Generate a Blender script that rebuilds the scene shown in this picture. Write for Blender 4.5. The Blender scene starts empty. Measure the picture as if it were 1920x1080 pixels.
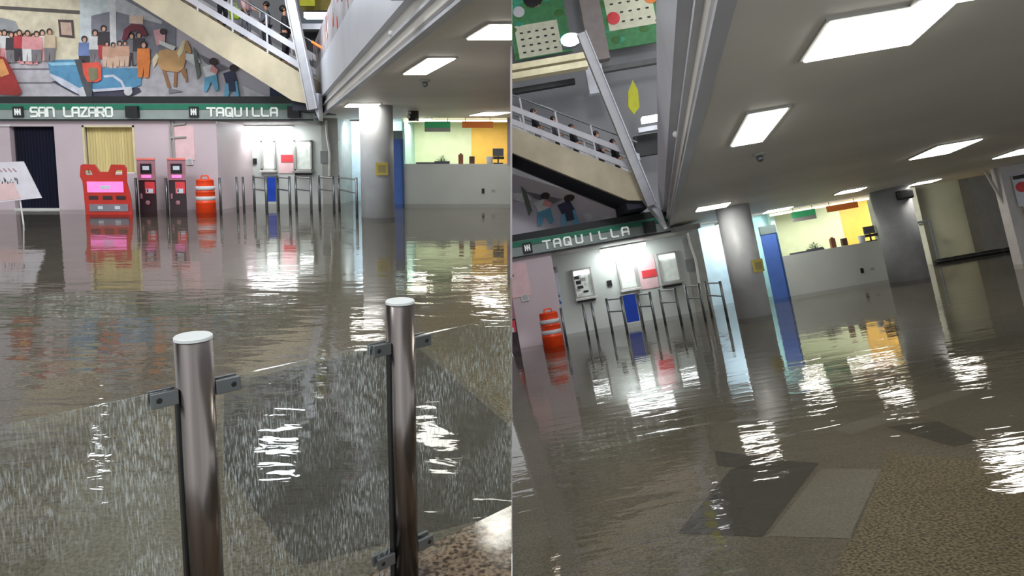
import bpy, bmesh, math, random
from mathutils import Vector, Matrix
random.seed(7)
C = bpy.context.scene.collection
# ------------------------------------------------------------------ camera, world, exposure
F = 1250.0; PX = 960.0; PY = 430.0; H = 1.6
pitch = math.atan((PY - 300) / F)
cam_d = bpy.data.cameras.new('camera'); cam = bpy.data.objects.new('camera', cam_d); C.objects.link(cam)
cam_d.sensor_width = 36.0; cam_d.lens = F / 1920 * 36; cam_d.shift_y = -(540 - PY) / 1920
cam_d.clip_start = 0.05; cam_d.clip_end = 300
cam.location = (0, 0, H); cam.rotation_euler = (math.pi / 2 - pitch, 0, 0)
bpy.context.scene.camera = cam
w = bpy.data.worlds.new('world'); bpy.context.scene.world = w; w.use_nodes = True
w.node_tree.nodes['Background'].inputs[0].default_value = (0.93, 0.97, 1.0, 1)
w.node_tree.nodes['Background'].inputs[1].default_value = 0.72
vs = bpy.context.scene.view_settings
vs.view_transform = 'Standard'; vs.look = 'None'; vs.gamma = 1; vs.use_curve_mapping = False; vs.exposure = 0.58

# ------------------------------------------------------------------ the two halls: A level (left), B tilted (right)
RC = Matrix(((1, 0, 0), (0, math.sin(pitch), -math.cos(pitch)), (0, math.cos(pitch), math.sin(pitch))))
n_ = Vector((-.17, 1, -129.6 / F)).normalized(); x_ = Vector((1, .17, 0)).normalized(); y_ = n_.cross(x_)
RB = RC @ Matrix((x_, y_, n_)).transposed()
MH = {'A': Matrix.Identity(4),
      'B': Matrix.Translation((0, 0, H)) @ RB.to_4x4() @ Matrix.Translation((0, 0, -H))}
NAME = {'A': 'in left hall', 'B': 'in tilted hall'}
YW = 24.4
SH = {'A': -.366, 'B': .205}                     # sideways drift of the hall's depth lines

def at(h, px, py, Y=None, Z=None):
    d = RC @ Vector(((px - PX) / F, -(py - PY) / F, -1))
    if h == 'B': d = RB.transposed() @ d
    t = Y / d.y if Y is not None else (Z - H) / d.z
    return Vector((0, 0, H)) + d * t
CP = [(-14, -2.6), (-11.19, .9), (-9.99, 2.3), (-8.84, 3.86), (-7.59, 5.37), (-6.28, 6.74), (-4.17, 9.06), (-3.94, 9.5), (-2.74, 10.54), (-1.03, 12.27), (-.19, 13.14), (3, 16.6)]
def XM(a):
    for (a0, b0), (a1, b1) in zip(CP, CP[1:]):
        if a <= a1: break
    return b0 + (a - a0) * (b1 - b0) / (a1 - a0)
def T(h, x, y, z):
    """point of the left hall -> the same place of hall h"""
    if h == 'A': return Vector((x, y, z))
    k = YW - y
    return Vector((XM(x + SH['A'] * k) - SH['B'] * k, y, z))
def WP(h, px, py, Y=YW):
    p = at('A', px, py, Y=Y); return T(h, p.x, p.y, p.z)

# ------------------------------------------------------------------ materials
MATS = {}
def mat(name, col, rough=.6, metal=0., emis=0., var=.06, vscale=3., spec=.5, bump=0., stretch=(1, 1, 1), col2=None):
    if name in MATS: return MATS[name]
    m = bpy.data.materials.new(name); m.use_nodes = True; nt = m.node_tree; b = nt.nodes['Principled BSDF']
    b.inputs['Roughness'].default_value = rough; b.inputs['Metallic'].default_value = metal
    b.inputs['Specular IOR Level'].default_value = spec
    c = tuple(col) + (1,)
    tc = nt.nodes.new('ShaderNodeTexCoord'); mp = nt.nodes.new('ShaderNodeMapping'); mp.inputs['Scale'].default_value = stretch
    nz = nt.nodes.new('ShaderNodeTexNoise'); nz.inputs['Scale'].default_value = vscale; nz.inputs['Detail'].default_value = 4
    nt.links.new(tc.outputs['Object'], mp.inputs[0]); nt.links.new(mp.outputs[0], nz.inputs['Vector'])
    rp = nt.nodes.new('ShaderNodeValToRGB'); rp.color_ramp.elements[0].position = .3; rp.color_ramp.elements[1].position = .7
    c2 = col2 or tuple(max(0, v * (1 - 2 * var)) for v in col)
    rp.color_ramp.elements[0].color = tuple(c2) + (1,); rp.color_ramp.elements[1].color = tuple(min(1, v * (1 + var)) for v in col) + (1,)
    nt.links.new(nz.outputs['Fac'], rp.inputs[0]); nt.links.new(rp.outputs[0], b.inputs['Base Color'])
    if emis:
        nt.links.new(rp.outputs[0], b.inputs['Emission Color']); b.inputs['Emission Strength'].default_value = emis
    if bump:
        bp = nt.nodes.new('ShaderNodeBump'); bp.inputs['Strength'].default_value = bump; bp.inputs['Distance'].default_value = .02
        nt.links.new(nz.outputs['Fac'], bp.inputs['Height']); nt.links.new(bp.outputs[0], b.inputs['Normal'])
    MATS[name] = m; return m
def s(r, g, b):                                    # sRGB 0-255 -> linear
    return tuple((v / 255 / 12.92) if v < 10 else ((v / 255 + .055) / 1.055) ** 2.4 for v in (r, g, b))
K = lambda nm, r, g, b, **k: mat(nm, s(r, g, b), **k)
white = K('white_paint', 225, 225, 222, rough=.5)
wallp = K('pinkish_wall', 206, 190, 196, rough=.5, var=.04, vscale=.6)
wallg = K('grey_wall', 200, 206, 203, rough=.5, var=.04, vscale=.6)
wallr = K('grey_reveal', 168, 168, 164, rough=.6)
wallup = K('upper_wall', 142, 142, 146, rough=.8, var=.08, vscale=.5)
slabm = K('slab_soffit', 222, 218, 210, rough=.55, var=.07, vscale=.35)
beamm = K('painted_beam', 192, 194, 202, rough=.45, var=.05, vscale=.8)
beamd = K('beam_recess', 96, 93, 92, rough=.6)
stairm = K('stair_concrete', 182, 171, 146, rough=.7, var=.12, vscale=1.2)
stairu = K('stair_concrete_shaded', 46, 50, 62, rough=.8)  # stair concrete with the underside's shade put into the colour
railm = K('rail_paint', 176, 175, 182, rough=.4)
steel = K('brushed_steel', 142, 134, 130, rough=.24, metal=1., var=.25, vscale=22., stretch=(1, 1, .02))
steelg = K('grey_steel', 130, 134, 136, rough=.35, metal=.8, var=.1)
capm = K('bollard_cap', 232, 236, 234, rough=.45, spec=.5)
dark = K('black_plastic', 24, 25, 27, rough=.5)
navy = K('navy_curtain', 8, 14, 42, rough=.8, var=.3, vscale=4, stretch=(1, 1, .1))
blue = K('blue_cloth', 20, 70, 190, rough=.7)
bluedoor = K('blue_door', 78, 118, 205, rough=.5)
skyblue = K('pale_blue_wall', 205, 228, 240, rough=.5)
green = K('sign_green', 22, 122, 92, rough=.4, var=.05)
greeng = K('sign_grey', 150, 162, 158, rough=.4)
signw = K('sign_white', 235, 240, 236, rough=.4, emis=.15)
darkg = K('dark_fascia', 22, 26, 26, rough=.5)
red = K('kiosk_red', 200, 48, 34, rough=.35)
pink = K('screen_pink', 240, 120, 190, rough=.3, emis=.55)
orange = K('barrel_orange', 240, 70, 20, rough=.4)
cream = K('cream_curtain', 226, 212, 156, rough=.8, var=.1, vscale=5, stretch=(1, 1, .05))
creaml = K('cream_ledge', 226, 216, 178, rough=.6)
pgreen = K('counter_pale_green', 222, 232, 196, rough=.5, var=.03)
yellow = K('counter_yellow', 250, 200, 90, rough=.5, var=.04)
glow = K('lamp_diffuser', 255, 250, 240, emis=9, var=.01)
glow2 = K('tube_diffuser', 248, 252, 255, emis=5, var=.01)
glow3 = K('atrium_lamp', 240, 248, 255, emis=26, var=.01)
winin = K('booth_interior', 214, 222, 216, rough=.4, emis=.12, var=.1, vscale=6)
gold = K('sign_yellow', 196, 180, 92, rough=.5)
brown = K('brown_card', 148, 96, 70, rough=.6)
leaf = K('leaf_green', 70, 120, 60, rough=.6)
redm = K('label_red', 226, 70, 76, rough=.5)
pinkp = K('pale_pink_panel', 236, 200, 204, rough=.5)
paper = K('paper_white', 212, 218, 230, rough=.6)
logob = K('blue_print', 70, 110, 170, rough=.6)
maroon = K('machine_maroon', 54, 40, 46, rough=.4)
mpink = K('machine_pink', 168, 118, 130, rough=.4)
skin = K('skin', 196, 142, 112, rough=.6)
hair = K('dark_hair', 26, 20, 18, rough=.6)
cblack = K('black_cloth', 26, 27, 34, rough=.8)
cpink = K('pink_cloth', 196, 160, 164, rough=.8)
cgrey = K('grey_cloth', 96, 98, 108, rough=.8)
cwhite = K('white_cloth', 210, 210, 214, rough=.8)
lime = K('lime_cloth', 160, 190, 40, rough=.7)
banner = K('yellow_green_banner', 190, 190, 40, rough=.6)
glasse = K('edge_green', 70, 120, 100, rough=.2)
orangetube = K('handrail_orange_glow', 255, 120, 50, rough=.4, emis=.6)  # glow on the rail end put in as emission, no lamp there

def front_only(N, L, x):
    g = N.new('ShaderNodeNewGeometry'); i = N.new('ShaderNodeMath'); i.operation = 'SUBTRACT'; i.inputs[0].default_value = 1; L.new(g.outputs['Backfacing'], i.inputs[1])
    k = N.new('ShaderNodeMath'); k.operation = 'MULTIPLY'; L.new(x, k.inputs[0]); L.new(i.outputs[0], k.inputs[1]); return k.outputs[0]
def water_mat():
    m = bpy.data.materials.new('flood_water'); m.use_nodes = True; nt = m.node_tree; N = nt.nodes; L = nt.links
    N.remove(N['Principled BSDF']); out = N['Material Output']
    tc = N.new('ShaderNodeTexCoord')
    def noise(sc, stretch, det, dist=0., rot=0.):
        mp = N.new('ShaderNodeMapping'); mp.inputs['Scale'].default_value = stretch; mp.inputs['Rotation'].default_value = (0, 0, rot)
        nz = N.new('ShaderNodeTexNoise'); nz.inputs['Scale'].default_value = sc; nz.inputs['Detail'].default_value = det; nz.inputs['Distortion'].default_value = dist
        L.new(tc.outputs['Object'], mp.inputs[0]); L.new(mp.outputs[0], nz.inputs['Vector']); return nz.outputs['Fac']
    a = noise(1.0, (.55, 1.7, 1), 2, .4)
    b = noise(4.2, (.6, 1.5, 1), 2, .6, .15)
    cN = noise(17., (1, 1.2, 1), 1)
    def mul(x, f):
        k = N.new('ShaderNodeMath'); k.operation = 'MULTIPLY'; L.new(x, k.inputs[0]); k.inputs[1].default_value = f; return k.outputs[0]
    def add(x, y):
        k = N.new('ShaderNodeMath'); k.operation = 'ADD'; L.new(x, k.inputs[0]); L.new(y, k.inputs[1]); return k.outputs[0]
    hgt = add(add(mul(a, 1.0), mul(b, .3)), mul(cN, .03))
    bp = N.new('ShaderNodeBump'); bp.inputs['Strength'].default_value = 1; bp.inputs['Distance'].default_value = WAVE
    sx = N.new('ShaderNodeSeparateXYZ'); L.new(tc.outputs['Object'], sx.inputs[0])
    cm = N.new('ShaderNodeMapRange'); cm.inputs['From Min'].default_value = 3.5; cm.inputs['From Max'].default_value = 10; cm.inputs['To Min'].default_value = 1.2; cm.inputs['To Max'].default_value = .45; L.new(sx.outputs['Y'], cm.inputs['Value'])
    kk = N.new('ShaderNodeMath'); kk.operation = 'MULTIPLY'; L.new(hgt, kk.inputs[0]); L.new(cm.outputs[0], kk.inputs[1]); hgt = kk.outputs[0]
    L.new(hgt, bp.inputs['Height'])
    fr = N.new('ShaderNodeFresnel'); fr.inputs['IOR'].default_value = 1.42; L.new(bp.outputs[0], fr.inputs['Normal']); FR = front_only(N, L, fr.outputs[0])
    gl = N.new('ShaderNodeBsdfGlossy'); gl.inputs['Roughness'].default_value = .03; gl.inputs['Color'].default_value = (.8, .79, .79, 1); L.new(bp.outputs[0], gl.inputs['Normal'])
    tr = N.new('ShaderNodeBsdfTransparent'); tr.inputs['Color'].default_value = (.8, .79, .75, 1)
    df = N.new('ShaderNodeBsdfDiffuse'); df.inputs['Color'].default_value = s(112, 107, 97) + (1,)
    m1 = N.new('ShaderNodeMixShader'); m1.inputs[0].default_value = .12; L.new(tr.outputs[0], m1.inputs[1]); L.new(df.outputs[0], m1.inputs[2])
    m2 = N.new('ShaderNodeMixShader'); L.new(FR, m2.inputs[0]); L.new(m1.outputs[0], m2.inputs[1]); L.new(gl.outputs[0], m2.inputs[2])
    L.new(m2.outputs[0], out.inputs[0]); return m
WAVE = .012
waterm = water_mat()

def granite(name, c1, c2, rough, wet=False):
    m = bpy.data.materials.new(name); m.use_nodes = True; nt = m.node_tree; N = nt.nodes; L = nt.links; b = N['Principled BSDF']
    tc = N.new('ShaderNodeTexCoord')
    n1 = N.new('ShaderNodeTexNoise'); n1.inputs['Scale'].default_value = 55; n1.inputs['Detail'].default_value = 3
    n2 = N.new('ShaderNodeTexNoise'); n2.inputs['Scale'].default_value = .9; n2.inputs['Detail'].default_value = 5
    L.new(tc.outputs['Object'], n1.inputs['Vector']); L.new(tc.outputs['Object'], n2.inputs['Vector'])
    r = N.new('ShaderNodeValToRGB'); r.color_ramp.elements[0].position = .38; r.color_ramp.elements[1].position = .62
    r.color_ramp.elements[0].color = tuple(c1) + (1,); r.color_ramp.elements[1].color = tuple(c2) + (1,)
    L.new(n1.outputs['Fac'], r.inputs[0])
    mx = N.new('ShaderNodeMixRGB'); mx.blend_type = 'MULTIPLY'; mx.inputs[0].default_value = .7
    r2 = N.new('ShaderNodeValToRGB'); r2.color_ramp.elements[0].position = .35; r2.color_ramp.elements[1].position = .65
    r2.color_ramp.elements[0].color = (.7, .68, .62, 1); r2.color_ramp.elements[1].color = (1, 1, 1, 1); L.new(n2.outputs['Fac'], r2.inputs[0])
    L.new(r.outputs[0], mx.inputs[1]); L.new(r2.outputs[0], mx.inputs[2]); L.new(mx.outputs[0], b.inputs['Base Color'])
    b.inputs['Roughness'].default_value = rough
    if wet:
        b.inputs['Specular IOR Level'].default_value = .8
        bp = N.new('ShaderNodeBump'); bp.inputs['Strength'].default_value = .5; bp.inputs['Distance'].default_value = .004
        n3 = N.new('ShaderNodeTexNoise'); n3.inputs['Scale'].default_value = 5; L.new(tc.outputs['Object'], n3.inputs['Vector'])
        L.new(n3.outputs['Fac'], bp.inputs['Height']); L.new(bp.outputs[0], b.inputs['Normal'])
    return m
floorm = granite('granite_floor', s(98, 92, 80), s(140, 133, 117), .6)
floord = granite('dark_floor_tile', s(52, 51, 48), s(76, 73, 66), .6)
floorl = granite('pale_floor_tile', s(126, 123, 112), s(158, 154, 142), .6)
floorg = granite('speckled_floor', s(72, 64, 46), s(166, 152, 120), .6)
kerbm = granite('wet_granite', s(60, 48, 38), s(150, 130, 110), .12, True)

def glass_mat():
    m = bpy.data.materials.new('scratched_glass'); m.use_nodes = True; nt = m.node_tree; N = nt.nodes; L = nt.links
    N.remove(N['Principled BSDF']); out = N['Material Output']; tc = N.new('ShaderNodeTexCoord')
    mp = N.new('ShaderNodeMapping'); mp.inputs['Scale'].default_value = (1, 1, .13); mp.inputs['Rotation'].default_value = (0, .08, 0)
    nz = N.new('ShaderNodeTexNoise'); nz.inputs['Scale'].default_value = 230; nz.inputs['Detail'].default_value = 2
    L.new(tc.outputs['Object'], mp.inputs[0]); L.new(mp.outputs[0], nz.inputs['Vector'])
    n2 = N.new('ShaderNodeTexNoise'); n2.inputs['Scale'].default_value = 3.2; n2.inputs['Detail'].default_value = 3; L.new(tc.outputs['Object'], n2.inputs['Vector'])
    r = N.new('ShaderNodeMapRange'); r.inputs['From Min'].default_value = .5; r.inputs['From Max'].default_value = .7; r.inputs['To Max'].default_value = .6; L.new(nz.outputs['Fac'], r.inputs['Value'])
    r2 = N.new('ShaderNodeMapRange'); r2.inputs['From Min'].default_value = .42; r2.inputs['From Max'].default_value = .62; r2.inputs['To Min'].default_value = .15; L.new(n2.outputs['Fac'], r2.inputs['Value'])
    mu = N.new('ShaderNodeMath'); mu.operation = 'MULTIPLY'; L.new(r.outputs[0], mu.inputs[0]); L.new(r2.outputs[0], mu.inputs[1])
    fr = N.new('ShaderNodeFresnel'); fr.inputs['IOR'].default_value = 1.5; FR = front_only(N, L, fr.outputs[0])
    tr = N.new('ShaderNodeBsdfTransparent'); tr.inputs['Color'].default_value = (.95, .97, .96, 1)
    gl = N.new('ShaderNodeBsdfGlossy'); gl.inputs['Roughness'].default_value = .08
    df = N.new('ShaderNodeBsdfDiffuse'); df.inputs['Color'].default_value = (.8, .85, .84, 1)
    m1 = N.new('ShaderNodeMixShader'); L.new(FR, m1.inputs[0]); L.new(tr.outputs[0], m1.inputs[1]); L.new(gl.outputs[0], m1.inputs[2])
    m2 = N.new('ShaderNodeMixShader'); L.new(mu.outputs[0], m2.inputs[0]); L.new(m1.outputs[0], m2.inputs[1]); L.new(df.outputs[0], m2.inputs[2])
    L.new(m2.outputs[0], out.inputs[0]); return m
glassm = glass_mat()

# ------------------------------------------------------------------ mesh builder
class MB:
    def __init__(self): self.v = []; self.f = []; self.m = []; self.mats = []
    def mi(self, m):
        if m not in self.mats: self.mats.append(m)
        return self.mats.index(m)
    def add(self, vs, fs, m):
        o = len(self.v); self.v += [Vector(v) for v in vs]; k = self.mi(m)
        for f in fs: self.f.append([o + i for i in f]); self.m.append(k)
        return self
    def box(self, c, d, m, R=None):
        c = Vector(c); hx, hy, hz = d[0] / 2, d[1] / 2, d[2] / 2
        vs = [Vector((x, y, z)) for x in (-hx, hx) for y in (-hy, hy) for z in (-hz, hz)]
        if R: vs = [R @ v for v in vs]
        return self.add([c + v for v in vs], [(0, 1, 3, 2), (4, 6, 7, 5), (0, 4, 5, 1), (2, 3, 7, 6), (0, 2, 6, 4), (1, 5, 7, 3)], m)
    def b2(self, a, b, m):
        return self.box([(a[i] + b[i]) / 2 for i in range(3)], [abs(b[i] - a[i]) for i in range(3)], m)
    def hexa(self, q0, q1, m):                     # two quads joined
        return self.add(list(q0) + list(q1), [(0, 1, 2, 3), (7, 6, 5, 4), (0, 4, 5, 1), (1, 5, 6, 2), (2, 6, 7, 3), (3, 7, 4, 0)], m)
    def bar(self, p, q, wd, dp, m, up=(0, 1, 0)):
        p, q = Vector(p), Vector(q); d = (q - p).normalized(); u = Vector(up); sd = d.cross(u).normalized(); u = sd.cross(d)
        f = lambda P: [P - sd * wd / 2 - u * dp / 2, P + sd * wd / 2 - u * dp / 2, P + sd * wd / 2 + u * dp / 2, P - sd * wd / 2 + u * dp / 2]
        return self.hexa(f(p), f(q), m)
    def tube(self, p, q, r, m, n=14, r2=None):
        p, q = Vector(p), Vector(q); d = (q - p).normalized(); a = d.orthogonal().normalized(); b = d.cross(a); r2 = r if r2 is None else r2
        vs = [P + (a * math.cos(t) + b * math.sin(t)) * R for P, R in ((p, r), (q, r2)) for t in [2 * math.pi * i / n for i in range(n)]]
        fs = [(i, (i + 1) % n, n + (i + 1) % n, n + i) for i in range(n)] + [tuple(range(n))[::-1], tuple(range(n, 2 * n))]
        return self.add(vs, fs, m)
    def lathe(self, prof, m, n=32, c=(0, 0, 0)):
        vs = [(c[0] + r * math.cos(2 * math.pi * i / n), c[1] + r * math.sin(2 * math.pi * i / n), c[2] + z) for r, z in prof for i in range(n)]
        fs = [(k * n + i, k * n + (i + 1) % n, (k + 1) * n + (i + 1) % n, (k + 1) * n + i) for k in range(len(prof) - 1) for i in range(n)]
        fs += [tuple(range(n))[::-1], tuple(range((len(prof) - 1) * n, len(prof) * n))]
        return self.add(vs, fs, m)
    def prism(self, pts, y0, y1, m):               # (x,z) outline pushed from y0 to y1
        n = len(pts); vs = [(x, y0, z) for x, z in pts] + [(x, y1, z) for x, z in pts]
        return self.add(vs, [tuple(range(n)), tuple(range(2 * n - 1, n - 1, -1))] + [(i, n + i, n + (i + 1) % n, (i + 1) % n) for i in range(n)], m)
    def ball(self, c, r, m, sc=(1, 1, 1), n=10):
        vs = []; fs = []
        for k in range(n + 1):
            for i in range(n * 2):
                a = math.pi * k / n; t = math.pi * i / n
                vs.append((c[0] + r * sc[0] * math.sin(a) * math.cos(t), c[1] + r * sc[1] * math.sin(a) * math.sin(t), c[2] + r * sc[2] * math.cos(a)))
        for k in range(n):
            for i in range(n * 2): fs.append((k * 2 * n + i, (k + 1) * 2 * n + i, (k + 1) * 2 * n + (i + 1) % (2 * n), k * 2 * n + (i + 1) % (2 * n)))
        return self.add(vs, fs, m)
    def build(self, name, h, parent=None, loc=None, rz=0, smooth=False, bevel=0):
        me = bpy.data.meshes.new(name); me.from_pydata([tuple(v) for v in self.v], [], self.f)
        for m in self.mats: me.materials.append(m)
        for p, k in zip(me.polygons, self.m): p.material_index = k
        bm = bmesh.new(); bm.from_mesh(me); bmesh.ops.remove_doubles(bm, verts=bm.verts, dist=1e-5); bmesh.ops.recalc_face_normals(bm, faces=bm.faces); bm.to_mesh(me); bm.free()
        if smooth:
            for p in me.polygons: p.use_smooth = len(p.vertices) <= 4
        o = bpy.data.objects.new(name, me); C.objects.link(o)
        if bevel:
            md = o.modifiers.new('bevel', 'BEVEL'); md.width = bevel; md.segments = 2; md.limit_method = 'ANGLE'
        if parent: o.parent = parent
        else: o.matrix_world = MH[h] @ Matrix.Translation(loc or (0, 0, 0)) @ Matrix.Rotation(rz, 4, 'Z')
        return o
def thing(name, h, label, cat, loc, rz=0, group=None):
    o = bpy.data.objects.new(name, None); C.objects.link(o); o.empty_display_size = .1
    o.matrix_world = MH[h] @ Matrix.Translation(loc) @ Matrix.Rotation(rz, 4, 'Z')
    o['label'] = label; o['category'] = cat
    if group: o['group'] = group
    return o
def tag(o, label, cat, group=None, kind=None):
    if label: o['label'] = label
    if cat: o['category'] = cat
    if group: o['group'] = group
    if kind: o['kind'] = kind
    return o
def struct(o): o['kind'] = 'structure'; return o
def shear(t, k):
    for c in t.children_recursive:
        if c.type == 'MESH':
            for v in c.data.vertices: v.co.x += k * v.co.y
def lin(p, q, t): return Vector(p) * (1 - t) + Vector(q) * t

# ------------------------------------------------------------------ lettering of the sign band (strokes on a 0..1 grid)
GL = {'S': [[(1, 1), (.15, 1), (0, .85), (0, .6), (.15, .5), (.85, .5), (1, .4), (1, .15), (.85, 0), (0, 0)]],
      'A': [[(0, 0), (0, .85), (.15, 1), (.85, 1), (1, .85), (1, 0)], [(0, .42), (1, .42)]],
      'N': [[(0, 0), (0, 1), (.8, 1), (1, .8), (1, 0)]],
      'L': [[(0, 1), (0, .15), (.15, 0), (1, 0)]],
      'Z': [[(0, 1), (1, 1), (0, 0), (1, 0)]],
      'R': [[(0, 0), (0, 1), (.85, 1), (1, .85), (1, .6), (.85, .45), (0, .45)], [(.6, .45), (1, 0)]],
      'O': [[(.15, 0), (0, .15), (0, .85), (.15, 1), (.85, 1), (1, .85), (1, .15), (.85, 0), (.15, 0)]],
      'T': [[(-.1, 1), (1.1, 1)], [(.5, 1), (.5, 0)]],
      'Q': [[(.15, 0), (0, .15), (0, .85), (.15, 1), (.85, 1), (1, .85), (1, .15), (.85, 0), (.15, 0)], [(.6, .35), (1.05, -.08)]],
      'U': [[(0, 1), (0, .15), (.15, 0), (.85, 0), (1, .15), (1, 1)]],
      'I': [[(.5, 0), (.5, 1)]]}
def letter(ch, cx, cz, wd, ht, y, m, sw=.055):
    b = MB()
    for st in GL[ch]:
        P = [Vector((cx - wd / 2 + px * wd, y, cz - ht / 2 + pz * ht)) for px, pz in st]
        for p, q in zip(P, P[1:]):
            d = (q - p).normalized() * sw * .4; b.bar(p - d, q + d, sw, .02, m)
    return b

# ================================================================== THE HALL
def hall(h):
    nm = NAME[h]; A = h == 'A'; XL, XR = (-34, 4) if A else (-6, 40)
    Mh = MH[h]
    # ---- floor and water
    b = MB(); b.b2((XL, .2, -.45), (XR, 36, -.15), floorm); struct(b.build('floor', h))
    def patch(pxs, m, z=-.148):
        pts = [at(h, x, y, Z=z) for x, y in pxs]; q = MB(); q.add(pts, [tuple(range(len(pts)))], m); return q
    if A:
        pats = [([(420, 720), (770, 640), (957, 800), (957, 960), (560, 1060), (420, 880)], floord), ([(790, 600), (957, 520), (957, 790), (800, 655)], floorg),
                ([(130, 900), (405, 885), (440, 1080), (80, 1080)], floorl)]
    else:
        pats = [([(1430, 860), (1535, 868), (1430, 1006), (1270, 1000), (1370, 880)], floord), ([(1340, 845), (1440, 858), (1400, 880), (1345, 872)], floord),
                ([(1540, 878), (1655, 880), (1600, 1010), (1440, 1005)], floorl), ([(1665, 850), (1920, 870), (1920, 1080), (1560, 1080)], floorg),
                ([(1660, 800), (1760, 790), (1840, 825), (1790, 838)], floord), ([(1560, 805), (1790, 730), (1830, 735), (1600, 815)], floorl),
                ([(960, 930), (1230, 880), (1240, 1010), (1000, 1080)], floorm)]
    for pt, m in pats: struct(patch(pt, m).build('floor_tile_patch', h))
    b = MB(); b.add([(XL, .2, 0), (XR, .2, 0), (XR, 36, 0), (XL, 36, 0)], [(0, 1, 2, 3)], waterm)
    tag(b.build('flood_water', h), 'murky brown flood water covering the floor ' + nm, 'water', kind='stuff')
    # ---- back wall of the ticket booths (Y=24.4) and the nearer pinkish wall (Y=21.5)
    xe = T(h, -6.9, YW, 0).x; x4 = T(h, -9.9, 21.5, 0).x
    xc = at('A', 408, 300, Y=21.5).x; xc = T(h, xc, 21.5, 0).x
    b = MB(); b.b2((xc - .5, YW, -.15), (T(h, -6.35, YW, 0).x, YW + .25, 3.1), wallg); struct(b.build('wall_back', h))
    # pink wall pieces with a door and a curtained window
    def X(px, Y=21.5): return T(h, at('A', px, 300, Y=Y).x, Y, 0).x
    Y0 = 21.5
    def Z(py, Y=Y0): return at('A', 300, py, Y=Y).z
    ztop = 2.84
    b = MB()
    for x0, x1, z0, z1 in ((XL if A else XL, X(22), -.15, ztop), (X(105), X(158), -.15, ztop), (X(158), X(255), -.15, Z(325)), (X(255), xc, -.15, ztop), (X(22), X(105), Z(237), ztop), (X(158), X(255), Z(235), ztop)):
        b.b2((x0, Y0, z0), (x1, Y0 + .3, z1), wallp)
    b.b2((xc - .3, Y0 + .3, -.15), (xc, YW, ztop), wallp)
    struct(b.build('wall_left', h))
    if A:
        b = MB(); nf = 14
        for i in range(nf):
            a0 = X(22) + (X(105) - X(22)) * i / nf; a1 = X(22) + (X(105) - X(22)) * (i + 1) / nf
            b.hexa([(a0, Y0 + .22, .02), ((a0 + a1) / 2, Y0 + .14, .02), ((a0 + a1) / 2, Y0 + .14, Z(237)), (a0, Y0 + .22, Z(237))], [(a0, Y0 + .26, .02), ((a0 + a1) / 2, Y0 + .18, .02), ((a0 + a1) / 2, Y0 + .18, Z(237)), (a0, Y0 + .26, Z(237))], navy)
            b.hexa([((a0 + a1) / 2, Y0 + .14, .02), (a1, Y0 + .22, .02), (a1, Y0 + .22, Z(237)), ((a0 + a1) / 2, Y0 + .14, Z(237))], [((a0 + a1) / 2, Y0 + .18, .02), (a1, Y0 + .26, .02), (a1, Y0 + .26, Z(237)), ((a0 + a1) / 2, Y0 + .18, Z(237))], navy)
        o = b.build('doorway_curtain', h, loc=(0, 0, 0)); tag(o, 'dark navy curtain closing the doorway left of the red kiosk', 'curtain')
        b = MB(); b.b2((X(22), Y0 - .06, -.15), (X(108), Y0 + .3, .045), white); struct(b.build('trim_1', h))
        b = MB(); b.b2((X(0), Y0 - .05, Z(237)), (X(26), Y0, Z(234)), white); struct(b.build('trim_2', h))
    w = thing('window_1', h, 'x', 'x', ((X(158) + X(255)) / 2, Y0 + .1, Z(325))); del w['label']; del w['category']; w['kind'] = 'structure'
    hw = (X(255) - X(158)) / 2; zh = Z(235) - Z(325)
    b = MB()
    for sx in (-1, 1): b.box((sx * (hw - .03), -.08, zh / 2), (.06, .08, zh), creaml)
    b.box((0, -.08, zh - .03), (2 * hw, .08, .06), creaml); b.build('window_frame', h, w)
    b = MB(); nf = 18
    for i in range(nf):
        a0 = -hw + 2 * hw * i / nf; a1 = a0 + 2 * hw / nf; am = (a0 + a1) / 2
        b.hexa([(a0, .12, .02), (am, .05, .02), (am, .05, zh), (a0, .12, zh)], [(a0, .15, .02), (am, .08, .02), (am, .08, zh), (a0, .15, zh)], cream)
        b.hexa([(am, .05, .02), (a1, .12, .02), (a1, .12, zh), (am, .05, zh)], [(am, .08, .02), (a1, .15, .02), (a1, .15, zh), (am, .08, zh)], cream)
    b.build('curtain', h, w)
    # soffit over the booths, sign fascia
    xs = X(592); xl = X(-60) if A else XL
    b = MB(); b.b2((xc - .3, Y0 + .3, 2.84), (T(h, -6.9, YW, 0).x, YW, 3.0), wallr); struct(b.build('ceiling', h))
    sg = thing('station_sign', h, ('green and grey sign band reading SAN LAZARO and TAQUILLA' if A else 'green sign band with a blurred TAQUILLA') + ' ' + nm, 'sign', ((xl + xs) / 2, Y0, 2.84))
    L = (xs - xl) / 2; x0s = (xl + xs) / 2
    b = MB(); b.box((0, -.06, .27), (2 * L, .1, .53), greeng); bd = b.build('band', h, sg)
    b = MB(); b.box((0, -.125, .44), (2 * L, .03, .17), green); b.build('green_stripe', h, sg)
    b = MB(); b.box((0, -.12, .025), (2 * L, .06, .05), darkg); b.build('lower_edge', h, sg)
    def sx(px): return X(px) - x0s
    if A:
        for k, ch in enumerate('SAN LAZARO'):
            if ch != ' ': letter(ch, sx(76.5 + k * 15.4), .27, .2, .27, -.15, signw).build('letter', h, bd)
    for k, ch in enumerate('TAQUILLA'):
        if ch != ' ': letter(ch, sx(404 + k * 16.6), .27, .2, .24, -.15, signw).build('letter', h, bd)
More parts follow.
